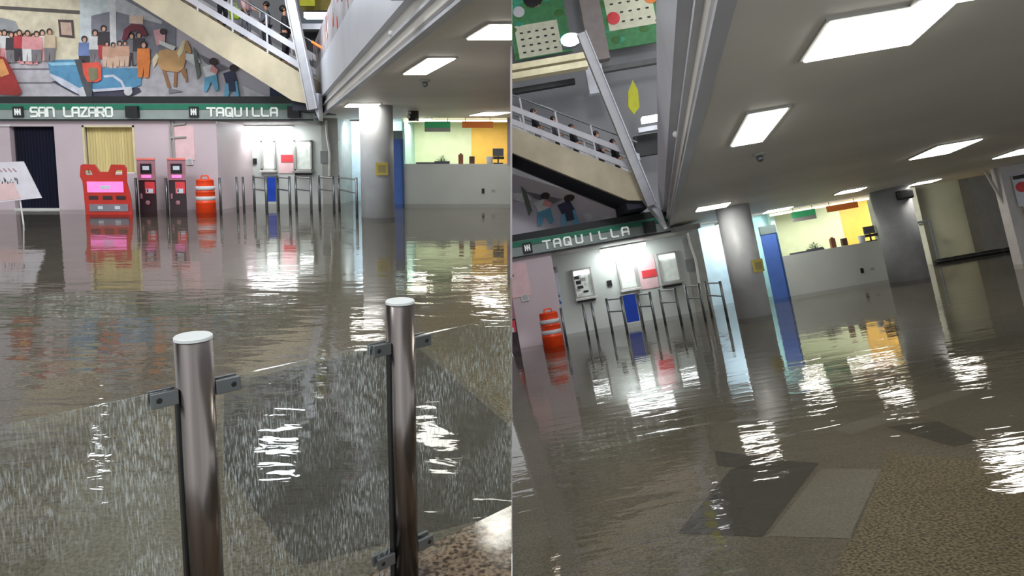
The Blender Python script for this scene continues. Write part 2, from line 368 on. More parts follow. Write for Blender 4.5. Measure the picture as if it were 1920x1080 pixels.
    for px, wd in (([(47, .33)] if A else []) + [(372, .3)]):
        b = MB(); b.box((sx(px), -.15, .27), (wd, .03, .34), dark)
        for k in range(3): b.box((sx(px) + (k - 1) * wd * .24, -.17, .27), (.035, .02, .2), signw)
        b.bar((sx(px) - wd * .24, -.17, .35), (sx(px), -.17, .2), .03, .02, signw); b.bar((sx(px), -.17, .35), (sx(px) + wd * .24, -.17, .2), .03, .02, signw)
        b.build('logo_plate', h, bd)
    for px in ([260] if A else []) + [558]:
        b = MB(); b.box((sx(px), -.2, .27), (.38, .14, .36), darkg); b.build('speaker_box', h, sg)
    # dark fascia and mural wall
    b = MB(); b.b2((xl, Y0 - .12, 3.39), (xs, Y0 + 1.3, 3.6), darkg); struct(b.build('trim_3', h))
    ym = 22.9
    def mp(px, py): p = at('A', px, py, Y=ym); return T(h, p.x, ym, p.z)
    def mx(px): return mp(px, 100).x
    stair_top = [mp(520, 189), mp(545, 180), mp(232, -15), mp(120, -100), mp(-120, -100), mp(-120, 189)]
    mu = thing('street_mural', h, ('painted street scene mural with a blue convertible, a horse and a crowd' if A else 'corner of the painted street mural with figures in blue under the stair') + ' ' + nm, 'mural', (mx(250), ym, 3.6))
    o0 = Vector((mx(250), ym, 3.6))
    jit = [0]
    def poly(b, pts, m, layer):
        jit[0] += 1; layer += (jit[0] % 40) * .02
        P = [mp(x, y) - o0 for x, y in pts]; y = -.012 * layer
        b.prism([(p.x, p.z) for p in P], y, y + .01, m)
    b = MB(); P = [p - o0 for p in stair_top]; b.prism([(p.x, p.z) for p in P], 0, .2, K('mural_street_grey', 214, 208, 218, var=.06, vscale=.7)); b.build('painted_board', h, mu)
    mc = lambda nm_, r, g, bb: K('mural_' + nm_, min(250, r * 1.1 + 8), min(250, g * 1.1 + 8), min(250, bb * 1.1 + 8), var=.1, vscale=3.5, rough=.6)
    def ell(cx, cy, rx, ry, n=14, a=0): return [(cx + rx * math.cos(t) * math.cos(a) - ry * math.sin(t) * math.sin(a), cy + rx * math.cos(t) * math.sin(a) + ry * math.sin(t) * math.cos(a)) for t in [2 * math.pi * i / n for i in range(n)]]
    if A:
        b = MB()
        poly(b, [(-20, -40), (150, -40), (150, 112), (-20, 118)], mc('building', 216, 206, 180), 1)
        poly(b, [(-20, 10), (150, 20), (150, 27), (-20, 16)], mc('cornice', 90, 84, 78), 2)
        poly(b, [(-20, 28), (30, 40), (58, 112), (-20, 112)], mc('shade_grey', 150, 152, 154), 3)
        poly(b, [(110, 37), (138, 38), (141, 72), (113, 69)], mc('frame', 80, 66, 66), 3)
        poly(b, [(115, 42), (135, 43), (137, 67), (117, 66)], mc('portrait', 196, 168, 150), 4)
        poly(b, [(150, -40), (206, -40), (206, 60), (170, 112), (150, 112)], mc('sky', 206, 214, 228), 1)
        poly(b, [(206, -20), (232, -15), (330, 46), (330, 112), (172, 112), (172, 30), (206, 22)], mc('porch', 128, 128, 138), 2)
        poly(b, [(206, -20), (218, -20), (220, 108), (208, 108)], mc('post_white', 214, 212, 214), 3)
        poly(b, [(218, -10), (305, 40), (305, 46), (218, 22)], mc('roof_white', 190, 190, 194), 3)
        poly(b, [(244, 30), (270, 30), (270, 46), (244, 44)], mc('poster_peach', 222, 190, 170), 4)
        poly(b, [(-20, 112), (330, 112), (420, 120), (480, 189), (-20, 189)], mc('street', 180, 176, 182), 1)
        poly(b, [(-20, 128), (95, 128), (95, 131), (-20, 131)], mc('line_dark', 120, 116, 122), 2)
        poly(b, [(-20, 154), (100, 154), (100, 157), (-20, 157)], mc('line_dark', 120, 116, 122), 2)
        b.build('painted_street', h, mu)
        b = MB()      # convertible
        poly(b, [(98, 153), (140, 176), (170, 185), (250, 180), (266, 172), (262, 165), (120, 150)], mc('shadow_paint', 62, 60, 78), 3)
        poly(b, [(92, 118), (108, 113), (150, 112), (165, 128), (262, 128), (268, 134), (266, 160), (245, 168), (178, 170), (150, 172), (118, 155), (96, 138)], mc('car_blue', 84, 140, 176), 5)
        poly(b, [(92, 118), (150, 117), (158, 122), (100, 124)], mc('car_light', 142, 190, 214), 6)
        poly(b, [(97, 138), (120, 148), (152, 166), (165, 178), (155, 180), (118, 160), (97, 144)], mc('chrome', 196, 200, 214), 6)
        poly(b, [(196, 142), (215, 140), (232, 152), (238, 166), (234, 167), (228, 155), (214, 145), (198, 146)], mc('chrome', 196, 200, 214), 6)
        poly(b, [(176, 168), (250, 163), (250, 168), (178, 173)], mc('chrome', 196, 200, 214), 7)
        poly(b, ell(159, 173, 9, 10), mc('wheel', 196, 196, 200), 7); poly(b, ell(243, 172, 8, 8), mc('wheel', 196, 196, 200), 7)
        poly(b, [(143, 112), (155, 112), (176, 150), (176, 182), (166, 182), (155, 150)], mc('banner_pole', 74, 76, 80), 8)
        poly(b, [(158, 119), (190, 117), (194, 126), (194, 150), (185, 155), (168, 154), (160, 138)], mc('red_banner', 214, 84, 66), 9)
        poly(b, [(170, 128), (186, 128), (187, 148), (177, 154), (171, 148)], mc('olive', 120, 120, 90), 10)
        b.build('painted_car', h, mu)
        b = MB()      # horse and rider
        poly(b, [(296, 108), (300, 96), (312, 92), (328, 96), (338, 92), (346, 80), (352, 76), (357, 86), (361, 98), (356, 102), (350, 96), (350, 112), (346, 128), (336, 136), (318, 134), (306, 132), (298, 122)], mc('horse_tan', 196, 152, 100), 5)
        poly(b, [(296, 100), (288, 112), (290, 128), (296, 118), (300, 106)], mc('horse_mane', 226, 206, 170), 6); poly(b, [(344, 78), (350, 76), (346, 96), (338, 110), (334, 100)], mc('horse_mane', 226, 206, 170), 6)
        poly(b, [(338, 130), (346, 124), (352, 150), (346, 146)], mc('horse_leg', 150, 108, 72), 4)
        for q in ([(305, 130), (312, 132), (322, 165), (316, 165)], [(328, 136), (334, 136), (333, 163), (327, 163)], [(345, 130), (350, 128), (354, 152), (350, 155)]): poly(b, q, mc('horse_leg', 150, 108, 72), 5)
        poly(b, [(318, 165), (345, 172), (318, 176)], mc('hoof_shadow', 130, 124, 128), 4)
        poly(b, [(290, 58), (302, 55), (312, 64), (312, 84), (296, 86)], mc('rider_pink', 216, 160, 164), 6); poly(b, ell(308, 60, 6, 6), mc('dark', 60, 46, 50), 7)
        poly(b, [(300, 76), (332, 88), (328, 96), (302, 84)], mc('horse_white', 226, 220, 214), 7)
        b.build('painted_horse', h, mu)
        # painted crowd
        pal = [mc('p_pink', 222, 150, 152), mc('p_white', 224, 220, 222), mc('p_dark', 62, 56, 62), mc('p_red', 180, 60, 66), mc('p_grey', 120, 116, 120), mc('p_blue', 110, 130, 180)]
        b = MB(); sk = mc('p_skin', 206, 160, 136); hr = mc('p_hair', 52, 38, 38)
        def fig(cx, top, ht, m, m2, lay=6):
            wd = ht * .17
            poly(b, [(cx - wd, top + ht * .2), (cx + wd, top + ht * .2), (cx + wd * 1.1, top + ht * .6), (cx - wd * 1.1, top + ht * .6)], m, lay)
            poly(b, [(cx - wd, top + ht * .6), (cx + wd, top + ht * .6), (cx + wd * .8, top + ht), (cx + wd * .1, top + ht), (cx, top + ht * .7), (cx - wd * .2, top + ht), (cx - wd * .9, top + ht)], m2, lay)
            poly(b, ell(cx, top + ht * .09, ht * .09, ht * .1), hr, lay + 1); poly(b, ell(cx + 1, top + ht * .12, ht * .055, ht * .07), sk, lay + 2)
        for i in range(11): fig(4 + i * 7.6 + random.uniform(-2, 2), 56 + random.uniform(0, 8), 58, pal[(0, 1, 0, 2, 0, 3, 4, 0, 5, 0, 1)[i]], pal[(0, 0, 1, 4, 0, 2, 0, 1, 0, 4, 0)[i]], 5 + 3 * (i % 2))
        fig(98, 55, 60, mc('p_gold', 196, 176, 150), pal[4], 11)
        for cx, m, m2, t in ((160, pal[5], pal[2], 68), (180, pal[1], pal[4], 56), (196, pal[2], pal[3], 48), (248, pal[4], pal[2], 62), (262, pal[2], pal[4], 60)): fig(cx, t, 62, m, m2, 4)
        for cx in (202, 214, 226, 236): fig(cx, 76 + (cx % 5), 48, sk, mc('p_peach', 222, 182, 160), 4)
        fig(272, 78, 68, mc('p_orange', 232, 122, 56), mc('p_orange', 232, 122, 56), 8)
        poly(b, [(236, 56), (250, 46), (270, 48), (280, 66), (272, 70), (262, 58), (248, 60), (240, 76), (232, 76)], mc('arch_maroon', 110, 40, 54), 9)
        poly(b, [(-10, 104), (14, 108), (30, 135), (46, 172), (40, 180), (8, 178), (-10, 176)], mc('redcar', 150, 44, 42), 12); poly(b, [(-2, 112), (12, 112), (24, 140), (8, 146)], mc('redcar_glow', 226, 150, 90), 13)
        fig(-2, 70, 44, pal[1], pal[4], 13)
        b.build('painted_crowd', h, mu)
    b = MB()
    def kid(cx, cy, m, m2, l=6):
        poly(b, [(cx - 16, cy - 20), (cx + 4, cy - 26), (cx + 10, cy - 6), (cx - 10, cy)], m, l); poly(b, [(cx - 12, cy), (cx + 10, cy - 6), (cx + 14, cy + 22), (cx + 8, cy + 26), (cx, cy + 8), (cx - 8, cy + 26), (cx - 14, cy + 26)], m2, l + 1)
        poly(b, ell(cx + 4, cy - 30, 8, 7), mc('p_hair', 52, 38, 38), l + 1)
    poly(b, [(350, 100), (372, 104), (378, 118), (366, 122), (350, 112)], mc('p_white', 224, 220, 222), 5); poly(b, [(364, 88), (372, 100), (378, 140), (372, 150), (366, 112)], mc('p_green', 96, 104, 96), 6)
    kid(398, 146, mc('p_white', 224, 220, 222), mc('p_cyan', 96, 160, 190)); poly(b, [(400, 122), (412, 132), (408, 140), (396, 134)], mc('p_pink', 222, 150, 152), 9)
    kid(436, 158, mc('p_navy', 52, 56, 84), mc('p_cyan2', 110, 180, 214)); poly(b, [(430, 150), (442, 150), (444, 172), (432, 172)], mc('p_navy', 52, 56, 84), 9)
    poly(b, [(455, 160), (505, 182), (500, 187), (460, 180)], mc('p_paper', 206, 206, 210), 4); poly(b, [(370, 100), (430, 128), (415, 134), (385, 118)], mc('p_dusk', 110, 108, 114), 3)
    poly(b, [(440, 112), (530, 168), (562, 190), (508, 190), (508, 158), (470, 138)], mc('night_blue', 36, 48, 76), 9)
    b.build('painted_children', h, mu)

    # ---- booth wall furniture
    def onwall(name, px0, py0, px1, py1, m, th=.03, Y=YW, lab=None, cat=None, grp=None, proud=0.):
        p = WP(h, (px0 + px1) / 2, (py0 + py1) / 2, Y); q0 = WP(h, px0, py0, Y); q1 = WP(h, px1, py1, Y)
        b = MB(); b.box((0, -th / 2 - proud, 0), (abs(q1.x - q0.x), th, abs(q0.z - q1.z)), m); o = b.build(name, h, loc=p, bevel=.004)
        if lab: tag(o, lab + ' ' + nm, cat, grp)
        return o
    def ticket_window(px0, px1, py0, py1, busy, lab):
        p = WP(h, (px0 + px1) / 2, py1); q0 = WP(h, px0, py0); q1 = WP(h, px1, py1); W2 = (q1.x - q0.x) / 2; Hh = q0.z - q1.z
        t = thing('ticket_window', h, lab + ' ' + nm, 'ticket window', p, group='ticket windows')
        b = MB()
        for sx_ in (-1, 1): b.box((sx_ * (W2 - .03), -.05, Hh / 2), (.06, .1, Hh), wallr)
        for z in (.03, Hh - .03): b.box((0, -.05, z), (2 * W2, .1, .06), wallr)
        b.build('frame', h, t, bevel=.005)
        b = MB(); b.box((0, -.012, Hh / 2), (2 * W2 - .1, .02, Hh - .1), winin)
        b.build('pane', h, t)
        b = MB(); b.box((0, -.04, Hh - .16), (2 * W2 - .16, .03, .09), glow2); b.build('tube_lamp', h, t)
        b = MB(); b.box((0, -.14, -.04), (2 * W2 + .06, .28, .08), wallr if not busy else white); shf = b.build('shelf', h, t, bevel=.01)
        b = MB(); b.box((0, -.1, -.12), (2 * W2 - .06, .18, .08), dark if busy != 2 else wallr); b.build('shelf_bracket', h, shf)
        if busy == 1:
            b = MB(); rr = random.Random(3)
            for k in range(9):
                b.box((rr.uniform(-W2 + .12, W2 - .12), -.035, .12 + k * Hh * .085), (rr.uniform(.12, .22), .02, rr.uniform(.07, .14)), (white, dark, wallr, maroon)[k % 4])
            b.build('notice', h, t)
    ticket_window(427, 459, 266, 321, 1, 'ticket window crowded with stuck notices, leftmost of the booths')
    ticket_window(491, 520, 264, 319, 2, 'plain white middle ticket window beside the red strip')
    ticket_window(553, 588, 263, 320, 0, 'right ticket window with dark shelf and greenish pane')
    onwall('wall_panel', 521, 262, 551, 325, pinkp, .02, lab='pale pink notice panel between two ticket windows', cat='panel')
    onwall('red_notice', 527, 290, 550, 304, redm, .02, lab='small red notice strip on the pink panel', cat='notice', proud=.02)
    onwall('intercom', 475, 297, 482, 308, dark, .05, lab='small black intercom box between ticket windows', cat='intercom')
    onwall('meter_panel', 601, 283, 616, 306, K('mid_grey', 130, 134, 134), .05, lab='grey meter panel beside the white conduit', cat='panel')
    b = MB(); P = [WP(h, x, y) + Vector((0, -.06, 0)) for x, y in ((612, 226), (614, 255), (619, 285), (619, 330))]
    for p, q in zip(P, P[1:]): b.tube(p, q, .045, white)
    tag(b.build('conduit', h), 'bent white conduit running down the grey booth wall ' + nm, 'pipe')
    Yp = Y0
    yy = dict(Y=Yp)
    def poster(px0, py0, px1, py1, m, deco, lab, Y=YW):
        p = WP(h, (px0 + px1) / 2, (py0 + py1) / 2, Y); q0 = WP(h, px0, py0, Y); q1 = WP(h, px1, py1, Y); W2 = abs(q1.x - q0.x); Hh = q0.z - q1.z
        t = thing('poster', h, lab + ' ' + nm, 'poster', p)
        b = MB(); b.box((0, -.01, 0), (W2, .02, Hh), m); b.build('sheet', h, t); b = MB()
        if deco == 'lines':
            for k in range(6): b.box((0, -.022, Hh * (.35 - k * .13)), (W2 * .7, .006, Hh * .04), cgrey)
        elif deco == 'goat':
            for q in ([(.1, .2), (.4, .3)], [(.1, .2), (.05, -.35)], [(.25, .1), (.4, -.3)], [(-.2, .1), (.25, .2)], [(-.45, .25), (-.1, .28)]): b.bar((q[0][0] * W2, -.022, q[0][1] * Hh), (q[1][0] * W2, -.022, q[1][1] * Hh), .09, .01, logob)
        elif deco == 'arrow':
            b.bar((-W2 * .35, -.022, -Hh * .2), (W2 * .3, -.022, Hh * .2), .08, .01, dark); b.bar((W2 * .05, -.022, Hh * .25), (W2 * .4, -.022, Hh * .2), .06, .01, dark)
        b.build('print', h, t)
    poster(370, 254, 403, 266, K('poster_grey', 150, 150, 156), 'arrow', 'narrow grey poster with dark arrow marks above the white sheet')
    poster(370, 269, 404, 303, paper, 'lines', 'blank-looking white sheet poster left of the ticket windows')
    poster(372, 305, 406, 330, K('poster_pale', 204, 210, 222), 'goat', 'pale poster with a blue animal figure above the orange barrel')
    poster(326, 236, 366, 300, pinkp, None, 'large pale pink poster right of the ticket machines', Y0)
    poster(350, 297, 362, 309, white, 'lines', 'small framed paper beside the right ticket machine', Y0 - .03)
    b = MB(); p = T(h, at('A', 323, 300, Y=Y0).x, Y0 - .04, 0)
    for dx in (0, .1): b.tube((p.x + dx, p.y, 1.0), (p.x + dx, p.y, 2.84), .025, wallr)
    b.tube((p.x, p.y, 2.3), (p.x + .5, p.y, 2.33), .035, wallr); b.tube((p.x + .1, p.y, 2.7), (p.x + .5, p.y, 2.75), .035, wallr)
    tag(b.build('wall_pipe', h), 'twin grey pipes with side branches on the pinkish wall ' + nm, 'pipe')
    # booth strip lamp
    p = WP(h, 505, 242, 23.9); t = thing('strip_lamp', h, 'bright strip lamp glowing above the ticket windows ' + nm, 'lamp', (p.x, 23.9, 2.66))
    b = MB(); b.box((0, 0, .14), (1.7, .34, .05), white); b.build('housing', h, t)
    b = MB(); b.box((0, 0, .05), (1.6, .26, .12), glow2); b.build('diffuser', h, t, bevel=.03)
    ld = bpy.data.lights.new('strip_lamp_light', 'AREA'); ld.shape = 'RECTANGLE'; ld.size = 1.6; ld.size_y = .3; ld.energy = 22; ld.color = (.96, 1, .98)
    lo = bpy.data.objects.new('strip_lamp_light', ld); C.objects.link(lo); lo.parent = t; lo.location = (0, -.3, -.05); lo.rotation_euler = (math.radians(50), 0, 0)
    # blue cloth on its stand
    p = WP(h, 509, 385, 22.4); p.z = 0
    t = thing('queue_notice_stand', h, 'stand hung with a bright blue cloth in front of the booths ' + nm, 'sign stand', p)
    b = MB(); b.box((0, 0, .62), (.32 if A else .42, .04, .82 if A else .9), blue); b.build('cloth', h, t, bevel=.01)
    b = MB(); hw_ = .19 if A else .25
    for sx_ in (-1, 1): b.tube((sx_ * hw_, 0, -.15), (sx_ * hw_, 0, 1.08), .02, steelg)
    b.tube((-hw_, 0, 1.08), (hw_, 0, 1.08), .02, steelg); b.build('frame', h, t)
    # grey return wall, pale-blue room, blue door
    a = lambda px, Y: T(h, at('A', px, 300, Y=Y).x, Y, 0).x
    b = MB(); b.b2((a(604, YW) , YW - .02, -.15), (a(635, YW), YW + 2, 3.1), wallr); struct(b.build('wall_return', h))
    b = MB(); b.b2((a(625, 26.4), 26.4, -.15), (a(760, 26.4), 26.6, 3.3), skyblue); struct(b.build('wall_pale_blue', h))
    t = thing('room_fill_lamp', h, 'added unseen lamp brightening the pale blue room behind the pillar ' + nm, 'lamp', (a(690, 25.4), 25.3, 3.0))  # added lamp, put in to brighten the pale blue wall
    b = MB(); b.box((0, 0, .06), (1.2, .3, .06), white); b.build('housing', h, t); b = MB(); b.box((0, 0, .02), (1.1, .22, .04), glow2); b.build('diffuser', h, t)
    ld = bpy.data.lights.new('room_fill_light', 'AREA'); ld.shape = 'RECTANGLE'; ld.size = 1.1; ld.size_y = .3; ld.energy = 45; ld.color = (.9, .97, 1)
    lo = bpy.data.objects.new('room_fill_light', ld); C.objects.link(lo); lo.parent = t; lo.location = (0, -.2, -.05); lo.rotation_euler = (math.radians(50), 0, 0)
    d = thing('door_1', h, '', '', (a(748, YW), YW - .1, 0)); del d['label']; del d['category']; d['kind'] = 'structure'
    wdh = a(757, YW) - a(738, YW)
    b = MB(); b.box((0, 0, 1.1), (wdh, .06, 2.5), bluedoor); b.box((wdh / 2 - .02, -.02, 1.1), (.05, .1, 2.5), K('door_edge', 50, 90, 130)); b.build('door_leaf', h, d)
    b = MB(); b.box((0, 0, 2.5), (wdh, .12, .3), K('door_header', 120, 140, 140)); b.build('door_header', h, d)
    # ---- the counter room
    cx0, cx1 = a(757, YW), (a(957, YW) + (.0 if A else .2)); cx1b = a(951, YW)
    yb = 27.2
    b = MB(); b.b2((cx0, YW, -.15), (cx1 + (0 if A else .4), YW + .35, 1.46), wallg); struct(b.build('wall_counter', h))
    b = MB(); b.b2((cx0 - .3, yb, 0), (a(884, yb), yb + .1, 3.1), pgreen); b.b2((cx0 - .1, YW + .3, -.15), (cx0, yb, 3.1), K('cyan_jamb', 180, 222, 214)); struct(b.build('wall_pale_green', h))
    b = MB(); b.b2((a(884, yb), yb, 0), (a(953, yb) + .6, yb + .1, 3.1), yellow); struct(b.build('wall_yellow', h))
    if not A:
        b = MB(); b.b2((a(950, YW), YW, 1.4), (a(950, YW) + .5, YW + .3, 3.1), wallr); struct(b.build('wall_counter_end', h))
    else:
        b = MB(); b.b2((a(951, YW), YW, 1.4), (a(957, YW) + .5, YW + .3, 3.1), K('lilac_reveal', 168, 160, 178)); struct(b.build('wall_counter_end', h))
    # hanging signs
    for px0, px1, m, m2, col in ((797, 845, K('hang_green', 60, 168, 110, emis=.1), wallr, 'green'), (867, 925, K('hang_orange', 206, 112, 40, emis=.1), None, 'orange')):
        x0, x1 = a(px0, 24.2), a(px1, 24.2); t = thing('hanging_sign', h, f'{col} sign hanging over the counter ' + nm, 'sign', ((x0 + x1) / 2, 24.2, 2.76), group='hanging counter signs')
        b = MB(); b.box((0, 0, .1), (x1 - x0, .06, .22), m); b.build('panel', h, t, bevel=.005)
        for q in (-.4, .4): b = MB(); b.tube((q * (x1 - x0), 0, .2), (q * (x1 - x0), 0, .34), .01, dark); b.build('hanger', h, t)
        if m2: b = MB(); b.box((0, 0, -.08), (x1 - x0, .05, .14), m2); b.build('lower_panel', h, t)
    # counter ceiling strip lamp line
    b = MB(); b.b2((cx0, YW + .1, 2.98), (a(951, YW), YW + .3, 3.06), K('cove', 250, 244, 210, emis=1.0)); t = b.build('cove_lamp', h); tag(t, 'thin warm cove lamp along the top of the counter opening ' + nm, 'lamp')
    ld = bpy.data.lights.new('cove_lamp_light', 'AREA'); ld.shape = 'RECTANGLE'; ld.size = 4; ld.size_y = .4; ld.energy = 50; ld.color = (1, .97, .88)
    lo = bpy.data.objects.new('cove_lamp_light', ld); C.objects.link(lo); lo.matrix_world = Mh @ Matrix.Translation(((cx0 + cx1) / 2, YW + 1.4, 2.95)); lo.parent = t; lo.matrix_parent_inverse = t.matrix_world.inverted()
    # things on the counter
    zc = 1.46; yc = YW + .15
    t = thing('counter_plant', h, 'low green leafy plant in a tray on the counter ' + nm, 'plant', (a(829, yc), yc, zc))
    b = MB(); b.box((0, 0, .05), (.55, .2, .1), cgrey); b.build('tray', h, t, bevel=.01)
    b = MB(); rr = random.Random(5)
    for k in range(70):
        an = rr.uniform(0, 6.28); r_ = rr.uniform(.05, .3); z_ = .1 + (.32 - r_) * rr.uniform(.3, .8)
        c = Vector((r_ * math.cos(an), .3 * r_ * math.sin(an), z_)); d_ = Vector((math.cos(an), .3 * math.sin(an), rr.uniform(-.3, .8))).normalized() * .09; s_ = d_.cross(Vector((0, 0, 1))).normalized() * .02
        b.add([c - d_, c + s_, c + d_, c - s_], [(0, 1, 2, 3)], leaf)
    b.build('foliage', h, t)
    b = MB(); b.box((0, 0, .03), (1.2, .2, .06), cgrey); tag(b.build('counter_tray', h, loc=(a(812, yc), yc - .05, zc)), 'long grey tray on the counter left of the plant ' + nm, 'tray')
    t = thing('bottle_box', h, 'tall brown box on the counter below the orange sign ' + nm, 'box', (a(864, yc), yc, zc), group='brown boxes')
    b = MB(); b.box((0, 0, .17), (.17, .15, .34), brown); b.build('carton', h, t, bevel=.01)
    b = MB(); b.box((0, 0, .36), (.08, .08, .05), brown); b.build('lid', h, t)
    t = thing('bottle_box', h, 'shorter dark brown box standing before the yellow wall ' + nm, 'box', (a(885, yc), yc, zc), group='brown boxes')
    b = MB(); b.box((0, 0, .14), (.19, .15, .27), K('dark_brown', 96, 66, 52)); b.build('carton', h, t, bevel=.01)
    t = thing('monitor', h, 'grey office monitor with black base on the counter ' + nm, 'monitor', (a(934, yc), yc, zc))
    b = MB(); b.box((0, 0, .42), (.4, .07, .28), cgrey); b.build('screen', h, t, bevel=.01)
    b = MB(); b.box((0, .0, .18), (.05, .05, .3), dark); b.box((0, 0, .02), (.36, .2, .04), dark); b.box((.02, -.02, .22), (.4, .16, .1), dark); b.build('stand', h, t, bevel=.005)
    b = MB(); b.lathe([(.1, 0), (.11, .1), (.13, .26), (.12, .27)], paper); tag(b.build('paper_bin', h, loc=(a(918, yc), yc, zc), smooth=True), 'pale tub beside the counter monitor ' + nm, 'tub')
    p = WP(h, 906, 358); b = MB(); b.box((0, -.02, 0), (.1, .04, .18), dark); tag(b.build('wall_socket', h, loc=p), 'small black socket on the counter front ' + nm, 'socket')
    p = WP(h, 925, 358); b = MB(); b.box((0, -.01, 0), (.14, .02, .1), wallr); tag(b.build('wall_plate', h, loc=p), 'faint grey cover plate right of the black socket ' + nm, 'cover plate')

    # ---- slab, edge beam
    def ex(Y): return T(h, -7.09 + .366 * (YW - Y), Y, 0).x if A else 5.62 - .205 * (YW - Y)
    k = SH[h]
    ye = 24.0; yn = .6
    b = MB(); xr = 1.5 if A else 30
    yend = YW if A else 23.6
    b.add([(ex(ye), ye, 3.1), (ex(yn), yn, 3.1), (xr, yn, 3.1), (xr, yend, 3.1), (ex(ye), yend, 3.1), (ex(ye), ye, 3.5), (ex(yn), yn, 3.5), (xr, yn, 3.5), (xr, yend, 3.5), (ex(ye), yend, 3.5)],
          [(0, 1, 2, 3, 4), (9, 8, 7, 6, 5), (0, 5, 6, 1), (1, 6, 7, 2), (2, 7, 8, 3), (3, 8, 9, 4), (4, 9, 5, 0)], slabm)
    struct(b.build('ceiling', h))
    b = MB(); b.b2((ex(ye), YW, 3.1), (ex(ye) + (7.3 if A else 9), 28, 3.3), slabm); struct(b.build('ceiling', h))
    def sw(prof, m, name, y0=yn, y1=ye):
        b = MB(); q0 = [Vector((ex(y0) + dx, y0, z)) for dx, z in prof]; q1 = [Vector((ex(y1) + dx, y1, z)) for dx, z in prof]; n = len(prof)
        b.add(q0 + q1, [tuple(range(n)), tuple(range(2 * n - 1, n - 1, -1))] + [(i, n + i, n + (i + 1) % n, (i + 1) % n) for i in range(n)], m); return b.build(name, h, bm)
    zt = 4.54 if A else 4.35
    bm = thing('edge_beam', h, 'long pale grey steel edge beam along the slab ' + nm, 'beam', (0, 0, 0))
    sw([(0, 3.06), (.12, 3.06), (.12, 3.16), (0, 3.16)], beamm, 'lower_lip')
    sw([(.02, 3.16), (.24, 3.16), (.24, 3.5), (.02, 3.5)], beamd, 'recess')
    sw([(-.06, 3.27), (0.02, 3.27), (0.02, 3.31), (-.06, 3.31)], beamm, 'gutter_rib')
    sw([(-.12, 3.5), (.25, 3.5), (.25, zt), (-.12, zt)], beamm, 'face_plate')
    b = MB(); yb_ = 9.4 if A else 8.5; b.ball((ex(yb_) - .06, yb_, 3.33), .045, white); b.build('rivet', h, bm, smooth=True)
    if A:
        b = MB(); yb_ = 8.1; b.hexa([(ex(yb_) - .3, yb_, 3.47), (ex(yb_) + .1, yb_, 3.47), (ex(yb_) + .1, yb_, 3.9), (ex(yb_) - .14, yb_, 3.9)], [(ex(yb_) - .3, yb_ - .5, 3.47), (ex(yb_) + .25, yb_ - .5, 3.47), (ex(yb_) + .25, yb_ - .5, 3.9), (ex(yb_) - .0, yb_ - .5, 3.9)], beamm); b.build('bracket', h, bm)
        b = MB(); pm = K('parapet_paint', 176, 170, 176, var=.2, vscale=1.5); y0, y1 = 6.0, 23.4
        q = lambda y, dx, z: Vector((ex(y) + dx, y, z))
        b.add([q(y0, -.1, 4.54), q(y0, 0, 4.54), q(y0, 0, 5.5), q(y0, -.1, 5.5), q(y1, -.1, 4.54), q(y1, 0, 4.54), q(y1, 0, 5.5), q(y1, -.1, 5.5)], [(0, 1, 2, 3), (7, 6, 5, 4), (0, 4, 5, 1), (1, 5, 6, 2), (2, 6, 7, 3), (3, 7, 4, 0)], pm)
        b2 = MB(); rr = random.Random(11)
        for i in range(60):
            y = rr.uniform(6.5, 22.5); z = rr.uniform(4.65, 5.35); wy = rr.uniform(.1, .3); hz = rr.uniform(.1, .32)
            m = (mc('coral', 214, 110, 100), mc('p_dark', 62, 56, 62), mc('p_white', 224, 220, 222), mc('coral', 214, 110, 100), mc('p_red', 180, 60, 66), mc('p_peach', 222, 182, 160))[i % 6]
            b2.add([q(y, -.115, z - hz / 2), q(y + wy, -.115, z - hz * .3), q(y + wy * 1.1, -.115, z + hz / 2), q(y + wy * .2, -.115, z + hz * .45)], [(0, 1, 2, 3)], m)
        t = thing('parapet_panel', h, 'painted parapet panel with coral and dark figures above the beam ' + nm, 'panel', (0, 0, 0)); b.build('board', h, t); b2.build('painted_figures', h, t)
    # ---- ceiling lamps
    def lamp(px, py, wd, dp, lab, Z=3.1, mt=None, loc=None):
        p = loc or at(h, px, py, Z=Z); t = thing('ceiling_lamp', h, lab + ' ' + nm, 'ceiling lamp', (p[0], p[1], Z), group='ceiling lamps')
        q = lambda e, z: [Vector((sx_ * (wd / 2 + e) + k * sy_ * (dp / 2 + e), sy_ * (dp / 2 + e), z)) for sx_, sy_ in ((-1, -1), (1, -1), (1, 1), (-1, 1))]
        b = MB(); b.hexa(q(.03, 0), q(.03, -.02), wallr); b.build('frame', h, t)
        b = MB(); b.hexa(q(0, -.015), q(-.01, -.035), mt or glow); b.build('diffuser', h, t)
        return t
    if A:
        lamp(940, 57, .55, .86, 'square bright ceiling lamp cut by the right edge of the hall')
        lamp(801, 123, .4, 1.8, 'bright ceiling lamp panel nearest above the small camera dome')
        lamp(679, 196, .84, 1.0, 'flat bright ceiling lamp just left of the round pillar')
        lamp(782, 223.5, .8, 1.1, 'thin ceiling lamp right of the pillar')
        lamp(917, 212.5, .8, 1.6, 'thin ceiling lamp above the orange counter sign')
        for lpx, lpy, wd, dp, lb in ((522, 835, 1.1, 1.1, 'largest, nearest the beam'), (183, 818, .22, .5, 'left, farther'), (190, 880, .2, .3, 'left, front')):  # added lamps out of view, placed for their glints in the water
            p = at(h, lpx, lpy, Z=-6.5); t = lamp(0, 0, wd, dp, f'added unseen pendant lamp, {lb}, mirrored in the water', Z=6.5, mt=glow3, loc=(p.x, p.y))
            b = MB(); b.tube((0, 0, 0), (0, 0, 10.5), .03, dark); b.build('stem', h, t)
    else:
        lamp(1637, 58, .88, .85, 'largest rectangular ceiling lamp at the top')
        lamp(1418, 239, .42, 1.75, 'second ceiling lamp panel left of the pillar line')
